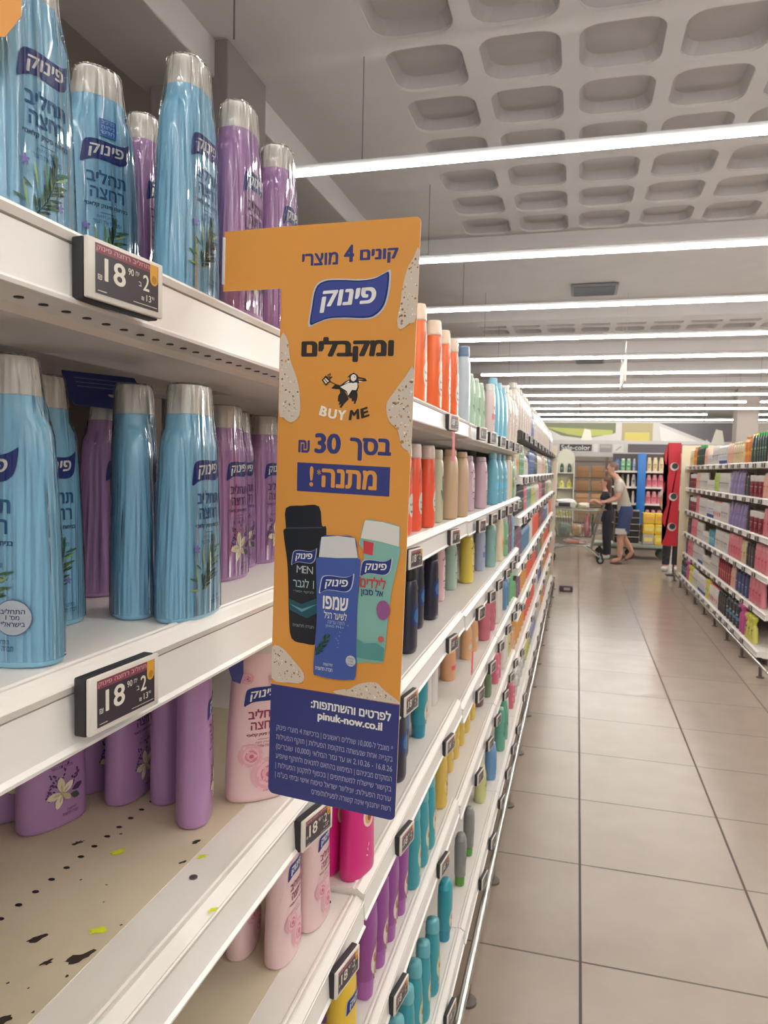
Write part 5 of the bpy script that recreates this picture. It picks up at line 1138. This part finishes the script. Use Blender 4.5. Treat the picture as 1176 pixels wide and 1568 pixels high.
# brown carton rack
t = thing('storage_rack', 'rack full of brown cartons behind the shopping trolley', 'rack', (0, 20, 0))
for x in (-.45, .75, 1.95):
    for y in (0.0, .5):
        b_ = bmesh.new(); box(b_, x - .025, x + .025, y - .02, y + .02, 0, 2.2); link('upright', fix(b_), mat((120, 104, 90), .6), t)
for z in (.25, .74, 1.10, 1.46, 1.9):
    b_ = bmesh.new(); box(b_, -.47, 1.97, -.03, .53, z - .04, z); link('rack_shelf', fix(b_), mat((110, 92, 78), .6), t)
rn = random.Random(2); c_ = 0
for r_, z in enumerate((.25, .74, 1.10, 1.46)):
    for i in range(6):
        x = -.26 + i * .39
        if abs(x - .75) < .1: x += .12
        h = .30 if r_ else .4
        c_ += 1; q = thing('carton', 'brown carton, %s from left in row %s of the far rack' % (word(i + 1), ('one', 'two', 'three', 'four')[r_]), 'box', (x, 20.2, z + .0006), 0, 'brown cartons on the far rack')
        b_ = bmesh.new(); box(b_, -.165, .165, -.2, .2, 0, h, bevel=.006); link('carton_body', fix(b_), mat(rn.choice([(176, 138, 100), (188, 148, 108), (164, 124, 88)]), .7), q)
        b_ = bmesh.new(); box(b_, -.165, .165, -.2012, -.2, h * .48, h * .58); link('tape', fix(b_), mat((150, 112, 78), .5), q)
# white arched display with bottles
t = thing('display_stand', 'white arched display stand with dark and yellow bottles beyond the left shelving', 'display', (-.26, 16, 0))
P = [(-.19, 0), (-.19, 1.86)] + [(.19 * math.cos(R(q)), 1.86 + .24 * math.sin(R(q))) for q in range(170, 9, -20)] + [(.19, 1.86), (.19, 0)]
b_ = bmesh.new(); prism_y(b_, P, .3, .33); link('back_board', fix(b_), mat((226, 222, 204), .5), t)
for x in (-.19, .17):
    b_ = bmesh.new(); box(b_, x, x + .02, 0, .3, 0, 1.80, bevel=.004); link('side_board', fix(b_), mat((226, 222, 208), .5), t)
for z in (.25, .62, 1.25, 1.58):
    b_ = bmesh.new(); box(b_, -.17, .17, 0, .3, z - .02, z); link('display_shelf', fix(b_), mat((230, 226, 214), .5), t)
for k, z in ((('greencap'), 1.58), ('yellowspray', 1.25), ('yellowspray', .62)):
    for i in range(2): prod(k, -.34 + .16 * i, 16.12, z + .0006, '%s, %s on the white arched display, shelf at %s' % (KIND[k][6], ('left', 'right')[i], {1.58: 'the top', 1.25: 'the middle', .62: 'the bottom'}[z]), 0, .2)

# far shelving with blue pillar, pink and green goods
t = thing('shelving_unit', 'far shelving with dark back holding pink bottles behind the man', 'shelving', (0, 15.5, 0))
b_ = bmesh.new(); box(b_, .70, 1.9, .42, .45, 0, 2.0); link('back_panel', fix(b_), mat((84, 76, 76), .6), t)
for z in (.60, .98, 1.32, 1.64):
    b_ = bmesh.new(); box(b_, .70, 1.9, 0, .42, z - .03, z, bevel=.004); link('shelf_board', fix(b_), mat((206, 196, 190), .5), t)
    b_ = bmesh.new(); box(b_, .70, 1.9, -.012, 0, z - .035, z + .005); link('price_rail', fix(b_), mat((226, 214, 208), .5), t)
b_ = bmesh.new(); box(b_, 1.17, 1.33, -.06, .04, .55, 2.0, bevel=.01); tag(link('pillar_board', fix(b_), mat((44, 118, 196), .4)), 'bright blue upright board between the green and the pink goods', 'panel'); bpy.data.objects['pillar_board'].location = (0, 15.5, 0)
for r_, (z, k, n_) in enumerate(((1.64, 'creambottle', 4), (1.32, 'pinkbottle', 4), (.98, 'pinkbottle', 4), (.60, 'pinkbottle', 4))):
    for i in range(n_): prod(k, 1.40 + .115 * i, 15.6, z + .0006, '%s, %s from the blue board, %s far shelf' % (KIND[k][6], word(i + 1), SH[r_]), 0, .25 if r_ else .28)
for r_, (z, ks) in enumerate(((1.64, ('cobalt', 'greenbottle', 'greenbottle', 'lavender')), (1.32, ('greenbottle', 'darkgreen', 'white', 'whiteprint')), (.98, ('greenbottle', 'white', 'darkgreen', 'white')))):
    for i, k in enumerate(ks): prod(k, .78 + .11 * i, 15.6, z + .0006, '%s, %s from left, %s far shelf by blue board' % (KIND[k][6], word(i + 1), SH[r_]), 0, .25)

# flat trolley with yellow packs, wire crates
t = thing('platform_trolley', 'low grey platform trolley loaded with yellow packs', 'trolley', (0, 14.3, 0))
b_ = bmesh.new(); box(b_, .30, 1.68, -.3, .3, .22, .28, bevel=.008); link('deck', fix(b_), mat((150, 156, 142), .5), t)
for x in (.45, 1.0, 1.55):
    for y in (-.22, .22):
        b_ = bmesh.new(); cyl(b_, (x, y - .018, .075), .075, .036, 'y', 18); box(b_, x - .02, x + .02, y - .02, y + .02, .10, .22); link('wheel', fix(b_), mat((70, 76, 70), .6), t)
n_ = 0
for r_ in range(3):
    for i in range(2):
        n_ += 1; q = thing('soap_pack', '%s pack on the platform trolley, %s, %s layer' % ('yellow' if (r_, i) != (0, 0) else 'greyish', ('left', 'right')[i], ('bottom', 'middle', 'top')[r_]), 'pack', (1.30 + .205 * i, 14.2, .2808 + .195 * r_), 0, 'yellow packs on the platform trolley')
        b_ = bmesh.new(); box(b_, -.1, .1, -.15, .15, 0, .19, bevel=.012); link('pack', fix(b_), mat((236, 196, 66) if (r_, i) != (0, 0) else (186, 174, 160), .45), q)
        b_ = bmesh.new(); box(b_, -.07, .07, -.151, -.1495, .06, .13); link('pack_label', fix(b_), mat((236, 216, 120) if r_ != 2 else (240, 170, 80), .5), q)
q = thing('wire_crate', 'dark wire crate standing on the platform trolley behind the man', 'crate', (.92, 14.22, .2808))
b_ = bmesh.new(); box(b_, -.21, .21, -.12, .12, 0.012, .60); link('contents', fix(b_), mat((52, 46, 44), .7), q)
b_ = bmesh.new()
for z in (.0, .12, .24, .36, .48, .61): tube(b_, [(-.225, -.135, z + .006), (.225, -.135, z + .006), (.225, .135, z + .006), (-.225, .135, z + .006)], .006, 6, closed=True)
for x in (-.225, .225):
    for y in (-.135, .135): tube(b_, [(x, y, 0), (x, y, .62)], .008, 6)
link('wire_frame', fix(b_), STEEL, q)

# ================================================================== PEOPLE
def skinned(name, V, Ed, m, parent, sub=2, root=0):
    """continuous limb surface grown round a skeleton: V = [(pos, radius)]"""
    me = bpy.data.meshes.new(name); me.from_pydata([v[0] for v in V], Ed, []); o = bpy.data.objects.new(name, me); C.objects.link(o)
    md = o.modifiers.new('skin', 'SKIN'); md.use_smooth_shade = True; md.branch_smoothing = .6
    for i, v in enumerate(V):
        r = v[1]; me.skin_vertices[0].data[i].radius = r if isinstance(r, tuple) else (r, r); me.skin_vertices[0].data[i].use_root = (i == root)
    s = o.modifiers.new('sub', 'SUBSURF'); s.levels = sub; s.render_levels = sub
    dg = bpy.context.evaluated_depsgraph_get(); dg.update()
    e = bpy.data.meshes.new_from_object(o.evaluated_get(dg)); bpy.data.objects.remove(o); e.materials.clear(); e.materials.append(m); e.name = name
    e.polygons.foreach_set('use_smooth', [True] * len(e.polygons))
    q = bpy.data.objects.new(name, e); C.objects.link(q); q.parent = parent
    return q
def chain(V, Ed, start, pts):
    k = start
    for p, r in pts:
        V.append((p, r)); Ed.append((k, len(V) - 1)); k = len(V) - 1
    return k
def hand(V, Ed, wrist, d, s, up):
    """five bent fingers on a palm; d forward, s towards the thumb side, up = back of hand"""
    d, s, up, w = Vector(d).normalized(), Vector(s).normalized(), Vector(up).normalized(), Vector(V[wrist][0])
    p = w + d * .05; V.append((tuple(p), (.026, .014))); Ed.append((wrist, len(V) - 1)); pi = len(V) - 1
    for k, ln in enumerate((.060, .072, .076, .070)):
        o = s * (-.030 + .02 * k); b = p + d * .03 + o
        chain(V, Ed, pi, [(tuple(b), .0095), (tuple(b + d * ln * .45 - up * .012), .0088), (tuple(b + d * ln * .62 - up * .036), .0082), (tuple(b + d * ln * .35 - up * .052), .0074)])
    b = p + s * .024 - d * .012
    chain(V, Ed, pi, [(tuple(b + s * .014 + d * .01 - up * .006), .0105), (tuple(b + s * .018 + d * .034 - up * .02), .0095), (tuple(b + s * .010 + d * .052 - up * .034), .0085)])
def head(parent, c, face, skin, hairm, long=False):
    """face detail on the head: eyes, nose, mouth, ears, hair"""
    f = Vector(face).normalized(); s = Vector((-f.y, f.x, 0)).normalized(); c = Vector(c); u = Vector((0, 0, 1))
    b = bmesh.new()
    for k in (-1, 1):
        bmesh.ops.create_uvsphere(b, u_segments=10, v_segments=8, radius=.0125, matrix=Matrix.Translation(c + f * .083 + s * .032 * k + u * .008))
    link('eyes', fix(b), mat((60, 46, 40), .3), parent)
    b = bmesh.new(); loft(b, [[c + f * (.088 + .0 * q) + s * math.cos(q * 1.2566) * .016 + u * (-.028 + .0) + f * math.sin(q * 1.2566) * .012 for q in range(5)], [c + f * .092 + s * math.cos(q * 1.2566) * .007 + u * .012 + f * math.sin(q * 1.2566) * .006 for q in range(5)]])
    bmesh.ops.create_uvsphere(b, u_segments=8, v_segments=6, radius=.014, matrix=Matrix.Translation(c + f * .100 + u * -.024)); link('nose', fix(b), skin, parent)
    b = bmesh.new(); bmesh.ops.create_uvsphere(b, u_segments=10, v_segments=6, radius=1, matrix=Matrix.Translation(c + f * .080 + u * -.055) @ Matrix(((s.x * .022, f.x * .010, 0, 0), (s.y * .022, f.y * .010, 0, 0), (0, 0, .006, 0), (0, 0, 0, 1)))); link('mouth', fix(b), mat((170, 100, 94), .5), parent)
    for k in (-1, 1):
        b = bmesh.new(); bmesh.ops.create_uvsphere(b, u_segments=10, v_segments=8, radius=1, matrix=Matrix.Translation(c + s * .078 * k - f * .008 + u * -.008) @ Matrix(((f.x * .02, s.x * .009, 0, 0), (f.y * .02, s.y * .009, 0, 0), (0, 0, .032, 0), (0, 0, 0, 1)))); link('ear', fix(b), skin, parent)
    b = bmesh.new(); bmesh.ops.create_uvsphere(b, u_segments=20, v_segments=14, radius=1, matrix=Matrix.Translation(c - f * .022 + u * .028) @ Matrix(((f.x * .098, s.x * .086, 0, 0), (f.y * .098, s.y * .086, 0, 0), (0, 0, .096, 0), (0, 0, 0, 1))))
    bmesh.ops.delete(b, geom=[v for v in b.verts if (v.co - c).dot(f) > .05 and (v.co - c).z < .075 or ((v.co - c).z < -.035 and not long) or ((v.co - c).dot(f) > .0 and (v.co - c).z < .02)], context='VERTS')
    link('hair', fix(b), hairm, parent)
    if long:
        b = bmesh.new(); loft(b, [ering(.07, .075, c.z + .02, 14, 2, c.x - f.x * .05, c.y - f.y * .05), ering(.06, .07, c.z - .10, 14, 2, c.x - f.x * .06, c.y - f.y * .06), ering(.035, .05, c.z - .2, 14, 2, c.x - f.x * .07, c.y - f.y * .07)]); link('hair_back', fix(b), hairm, parent)
def person(label, J, cloth, skin, hairm, loc, face, long=False, feet='flip', hands=True, hand_d=(-1, 0, -.1)):
    """J: joint table in metres relative to loc"""
    t = thing('person', label, 'person', loc)
    V = [(J['pelvis'], .112)]; Ed = []
    ch = chain(V, Ed, 0, [(J['waist'], .108), (J['chest'], .12), (J['neck0'], .075), (J['neck'], .055)])
    chest = 2
    hd = J['head']; n_ = Vector(J['neck']); h_ = Vector(hd); f = Vector(face).normalized()
    chain(V, Ed, ch, [(tuple(h_ + f * .012 - Vector((0, 0, .075))), (.052, .062)), (tuple(h_ + f * .004), (.072, .086)), (tuple(h_ + Vector((0, 0, .072)) - f * .006), (.062, .074)), (tuple(h_ + Vector((0, 0, .112)) - f * .01), (.03, .036))])
    for sd in ('l', 'r'):
        k = chain(V, Ed, chest, [(J['sh_' + sd], .062), (J['el_' + sd], .042), (J['wr_' + sd], (.029, .025))])
        if hands: hand(V, Ed, k, hand_d, (0, 1 if sd == 'r' else -1, .2), (0, 0, 1))
        k = chain(V, Ed, 0, [(J['hip_' + sd], .095), (J['kn_' + sd], .062), (J['ca_' + sd], .058), (J['an_' + sd], .040)])
        a_, tt = Vector(J['an_' + sd]), Vector(J['toe_' + sd])
        chain(V, Ed, k, [(tuple(a_ + (tt - a_) * .55), (.04, .03)), (tuple(tt), (.04, .02))])
    skinned('body', V, Ed, skin, t)
    # shirt with short sleeves
    V = [(tuple(Vector(J['pelvis_top']) - Vector((0, 0, .05))), .136)]; Ed = []
    k = chain(V, Ed, 0, [(J['waist'], .130), (J['chest'], .138), (tuple(Vector(J['neck0']) - Vector((0, 0, .012))), (.098, .086))])
    for sd in ('l', 'r'):
        s_, e_ = Vector(J['sh_' + sd]), Vector(J['el_' + sd]); chain(V, Ed, 2, [(tuple(s_), .078), (tuple(s_ + (e_ - s_) * .72), .066)])
    skinned('shirt', V, Ed, cloth[0], t)
    b = bmesh.new(); fx = abs(face[0]) > abs(face[1]); pv = Vector(J['pelvis'])
    def rg(c, a, bb, z): return ering(a if fx else bb, bb if fx else a, z, 18, 2.2, c.x, c.y)
    loft(b, [rg(pv, .112, .150, pv.z + .12), rg(pv, .124, .168, pv.z + .04), rg(pv, .126, .172, pv.z - .04), rg(pv, .118, .165, pv.z - .10), rg(pv, .07, .12, pv.z - .14)])
    for sd in ('l', 'r'):
        h0, kk, ca, an = (Vector(J[q + sd]) for q in ('hip_', 'kn_', 'ca_', 'an_'))
        S_ = [(h0 + Vector((0, 0, .03)), .098), (h0 + (kk - h0) * .3, .102), (h0 + (kk - h0) * .84, .098)] if cloth[2] == 'shorts' else [(h0 + Vector((0, 0, .03)), .098), (h0 + (kk - h0) * .5, .090), (kk, .074), (ca, .070), (an + Vector((0, 0, .02)), .062)]
        loft(b, [rg(c, r, r * .92, c.z) for c, r in S_])
    link('shorts' if cloth[2] == 'shorts' else 'trousers', fix(b), cloth[1], t)
    head(t, h_, face, skin, hairm, long)
    for sd in ('l', 'r'):
        a_, tt = Vector(J['an_' + sd]), Vector(J['toe_' + sd]); d = (tt - a_); lowered = Vector((0, 0, -.034))
        heel = a_ - Vector((d.x, d.y, 0)).normalized() * .05 if Vector((d.x, d.y, 0)).length > .01 else a_
        heel = Vector((heel.x, heel.y, a_.z - .062 * (1 if a_.z < .12 else .9))); toe = Vector((tt.x, tt.y, tt.z - .022)) + Vector((d.x, d.y, 0)).normalized() * .03
        V = [(tuple(heel), (.042, .012)), (tuple((heel + toe) / 2), (.046, .012)), (tuple(toe), (.044, .012))]
        if feet == 'flip': skinned('sandal', V, [(0, 1), (1, 2)], mat((92, 56, 56), .6), t)
        else: skinned('sneaker', [(tuple(heel + Vector((0, 0, .035))), .05), (tuple((heel + toe) / 2 + Vector((0, 0, .03))), (.052, .046)), (tuple(toe + Vector((0, 0, .02))), (.046, .036))], [(0, 1), (1, 2)], mat((220, 214, 208), .5), t)
    return t
GREY_T = mat((196, 190, 176), .85, noise=.04, nscale=30)
man = dict(pelvis=(.86, 0, .90), pelvis_top=(.855, 0, .885), waist=(.83, 0, 1.10), chest=(.76, 0, 1.34), neck0=(.69, 0, 1.49), neck=(.655, 0, 1.55), head=(.60, 0, 1.66),
 sh_l=(.735, -.19, 1.43), el_l=(.72, -.24, 1.15), wr_l=(.56, -.20, 1.09), sh_r=(.735, .19, 1.43), el_r=(.70, .24, 1.15), wr_r=(.56, .20, 1.09),
 hip_l=(.85, -.09, .84), kn_l=(.78, -.09, .47), ca_l=(.79, -.09, .34), an_l=(.79, -.09, .085), toe_l=(.655, -.09, .035),
 hip_r=(.87, .09, .84), kn_r=(.84, .09, .47), ca_r=(.91, .10, .36), an_r=(1.01, .11, .20), toe_r=(.91, .11, .065))
person('man in grey T-shirt and blue shorts pushing a full trolley', man, (GREY_T, mat((62, 78, 118), .8), 'shorts'), SKIN, mat((120, 98, 80), .8), (-.03, 13.25, 0), (-1, -.25, -.12))
mo = [o for o in C.objects if o.get('label', '').startswith('man in grey')][0]
b_ = bmesh.new(); loft(b_, [ering(.1035, .096, .63, 18, 2.2, .80, -.09), ering(.102, .095, .53, 18, 2.2, .790, -.09)], cap0=False, cap1=False); o = link('shorts_stripe', fix(b_), mat((206, 206, 200), .8), mo); o['label'] = 'pale patch on shorts leg'
wo = dict(pelvis=(.62, 0, .86), pelvis_top=(.62, 0, .84), waist=(.60, 0, 1.03), chest=(.58, 0, 1.24), neck0=(.57, 0, 1.37), neck=(.565, 0, 1.42), head=(.56, 0, 1.53),
 sh_l=(.57, -.16, 1.32), el_l=(.50, -.19, 1.10), wr_l=(.36, -.15, 1.18), sh_r=(.57, .16, 1.32), el_r=(.50, .2, 1.10), wr_r=(.36, .16, 1.14),
 hip_l=(.62, -.085, .80), kn_l=(.61, -.085, .45), ca_l=(.62, -.085, .33), an_l=(.63, -.085, .08), toe_l=(.50, -.085, .035),
 hip_r=(.63, .085, .80), kn_r=(.63, .085, .45), ca_r=(.65, .085, .33), an_r=(.66, .085, .08), toe_r=(.53, .085, .035))
person('person in a black top standing behind the man at the trolley', wo, (mat((38, 36, 44), .8), mat((50, 50, 60), .8), 'trousers'), SKIN, mat((96, 70, 56), .8), (-.02, 13.85, 0), (-1, -.1, -.1), True, 'sneaker').scale = (.92, .92, .92)
pl = dict(pelvis=(.0, 0, .88), pelvis_top=(0, 0, .86), waist=(0, 0, 1.06), chest=(0, 0, 1.28), neck0=(0, 0, 1.42), neck=(0, 0, 1.47), head=(0, 0, 1.58),
 sh_l=(-.15, -.05, 1.36), el_l=(-.20, -.06, 1.10), wr_l=(-.15, -.22, .98), sh_r=(.15, .05, 1.36), el_r=(.2, .03, 1.1), wr_r=(.18, -.12, .95),
 hip_l=(-.08, 0, .82), kn_l=(-.08, -.02, .46), ca_l=(-.08, .0, .33), an_l=(-.09, 0, .085), toe_l=(-.13, -.12, .035),
 hip_r=(.08, 0, .82), kn_r=(.07, .0, .46), ca_r=(.07, .02, .33), an_r=(.06, .03, .085), toe_r=(.04, -.10, .035))
person('person in patterned dark trousers and white shoes behind the red panel', pl, (mat((206, 200, 194), .8), mat((58, 58, 64), .8, noise=.8, nscale=25), 'trousers'), SKIN, mat((70, 54, 46), .8), (1.54, 12.60, 0), (-.3, -1, -.1), True, 'sneaker', True, (0, -1, -.2))

# ================================================================== SHOPPING TROLLEY
t = thing('shopping_trolley', 'chrome wire shopping trolley piled with goods, pushed by the man', 'trolley', (0, 13.25, 0))
def wires(pts, r=.004): tube(bw, pts, r, 6)
bw = bmesh.new()
x0b, x1b, x0t, x1t = -.32, .26, -.46, .38; zb, zt = .44, .93
def cpt(u, v, sy):  # basket side: u along, v up
    xb = x0b + (x1b - x0b) * u; xt = x0t + (x1t - x0t) * u; return (xb + (xt - xb) * v, sy * (.19 + .06 * v), zb + (zt - zb) * v)
for sy in (-1, 1):
    for k in range(17): wires([cpt(k / 16, 0, sy), cpt(k / 16, 1, sy)], .0045)
    for v in (0, .2, .4, .6, .8): wires([cpt(0, v, sy), cpt(1, v, sy)], .0035)
for k in range(9):
    q = -1 + k / 4
    for u in (0, 1): wires([(cpt(u, 0, q)[0], .19 * q, zb), (cpt(u, 1, q)[0], .25 * q, zt)], .003)
    wires([(x0b, .19 * q, zb), (x1b, .19 * q, zb)], .003)
for u in (0, 1):
    for v in (.2, .4, .6, .8): wires([cpt(u, v, -1), cpt(u, v, 1)], .0035)
link('basket', fix(bw), mat((150, 152, 146), .35, .3), t)
bw = bmesh.new(); tube(bw, [cpt(0, 1, -1), cpt(1, 1, -1), cpt(1, 1, 1), cpt(0, 1, 1)], .010, 8, closed=True); link('rim', fix(bw), mat((150, 160, 152), .35, .5), t)
for sy in (-1, 1):
    bw = bmesh.new(); tube(bw, [(-.40, sy * .15, .13), (-.34, sy * .16, .24), (-.10, sy * .2, .30), (.12, sy * .22, .31), (.28, sy * .24, .22), (.43, sy * .25, .10)], .013, 8)
    tube(bw, [(.28, sy * .24, .22), (.33, sy * .25, .55), (.47, sy * .25, 1.05)], .013, 8); link('side_frame', fix(bw), mat((168, 170, 158), .35, .6), t)
bw = bmesh.new()
for k in range(7): tube(bw, [(-.36, -.15 + .05 * k, .27), (.26, -.18 + .06 * k, .305)], .005, 6)
for x in (-.3, 0, .24): tube(bw, [(x, -.19, .29), (x, .19, .29)], .006, 6)
link('lower_deck', fix(bw), mat((190, 192, 186), .35, .3), t)
bw = bmesh.new(); tube(bw, [(.47, -.26, 1.05), (.47, .26, 1.05)], .016, 12); link('handle', fix(bw), mat((120, 52, 60), .5), t)
bw = bmesh.new(); box(bw, .27, .30, -.16, .16, .50, .86); link('child_seat', fix(bw), mat((60, 60, 60), .5), t)
for (x, y) in ((-.40, -.15), (-.40, .15), (.43, -.25), (.43, .25)):
    bw = bmesh.new(); cyl(bw, (x, y - .015, .0625), .0625, .03, 'y', 18); o = link('wheel', fix(bw), RUBBER, t)
    bw = bmesh.new(); cyl(bw, (x, y - .017, .0625), .03, .034, 'y', 12); box(bw, x - .012, x + .012, y + .018, y + .024, .05, .14); box(bw, x - .012, x + .012, y - .024, y - .018, .05, .14); link('fork', fix(bw), STEEL, o)
def bag(name, label, cat, loc, dims, cols, seed, group=None):
    b = bmesh.new(); bmesh.ops.create_icosphere(b, subdivisions=3, radius=1); rn_ = random.Random(seed); ph = [rn_.uniform(0, 6) for _ in range(6)]
    for v in b.verts:
        c = v.co; k = 1 + .07 * math.sin(5 * c.x + ph[0]) * math.cos(4 * c.y + ph[1]) + .05 * math.sin(9 * c.z + ph[2] + 3 * c.x)
        e = .62
        v.co = Vector((math.copysign(abs(c.x) ** e, c.x) * k * dims[0], math.copysign(abs(c.y) ** e, c.y) * k * dims[1], (math.copysign(abs(c.z) ** e, c.z) * k + .0) * dims[2]))
    zmin = min(v.co.z for v in b.verts)
    for v in b.verts: v.co.z -= zmin
    q = thing(name, label, cat, loc, 0, group); link('wrapper', b, mat(cols[0], .4, coat=.3), q)
    b = bmesh.new(); box(b, -dims[0] * .55, dims[0] * .45, -dims[1] * 1.12, -dims[1] * .9, dims[2] * .6, dims[2] * 1.4, bevel=.004); link('printed_panel', fix(b), mat(cols[1], .45), q)
    return q
bag('nappy_pack', 'large white and black plastic pack lying on top of the trolley', 'pack', (-.20, 13.25, .935), (.20, .19, .085), [(216, 214, 210), (52, 52, 56)], 1)
bag('paper_pack', 'white crumpled pack on the trolley next to the large pack', 'pack', (.12, 13.22, .935), (.10, .15, .06), [(222, 214, 200), (206, 190, 150)], 2)
bag('plastic_bag', 'grey green plastic bag inside the trolley basket', 'bag', (-.20, 13.25, .45), (.11, .13, .12), [(150, 166, 156), (120, 140, 130)], 3)
bag('bread_bag', 'pale brown bread bag inside the trolley basket', 'bag', (.02, 13.25, .45), (.10, .14, .11), [(222, 190, 150), (196, 150, 104)], 4)
bag('meat_pack', 'small pinkish red pack standing in the trolley basket near the handle', 'pack', (.19, 13.2, .45), (.05, .08, .19), [(206, 110, 120), (226, 160, 160)], 5)
bag('plastic_bag', 'long whitish pink pack on the lower deck of the trolley', 'bag', (-.02, 13.25, .312), (.20, .13, .045), [(222, 200, 190), (206, 120, 110)], 6)
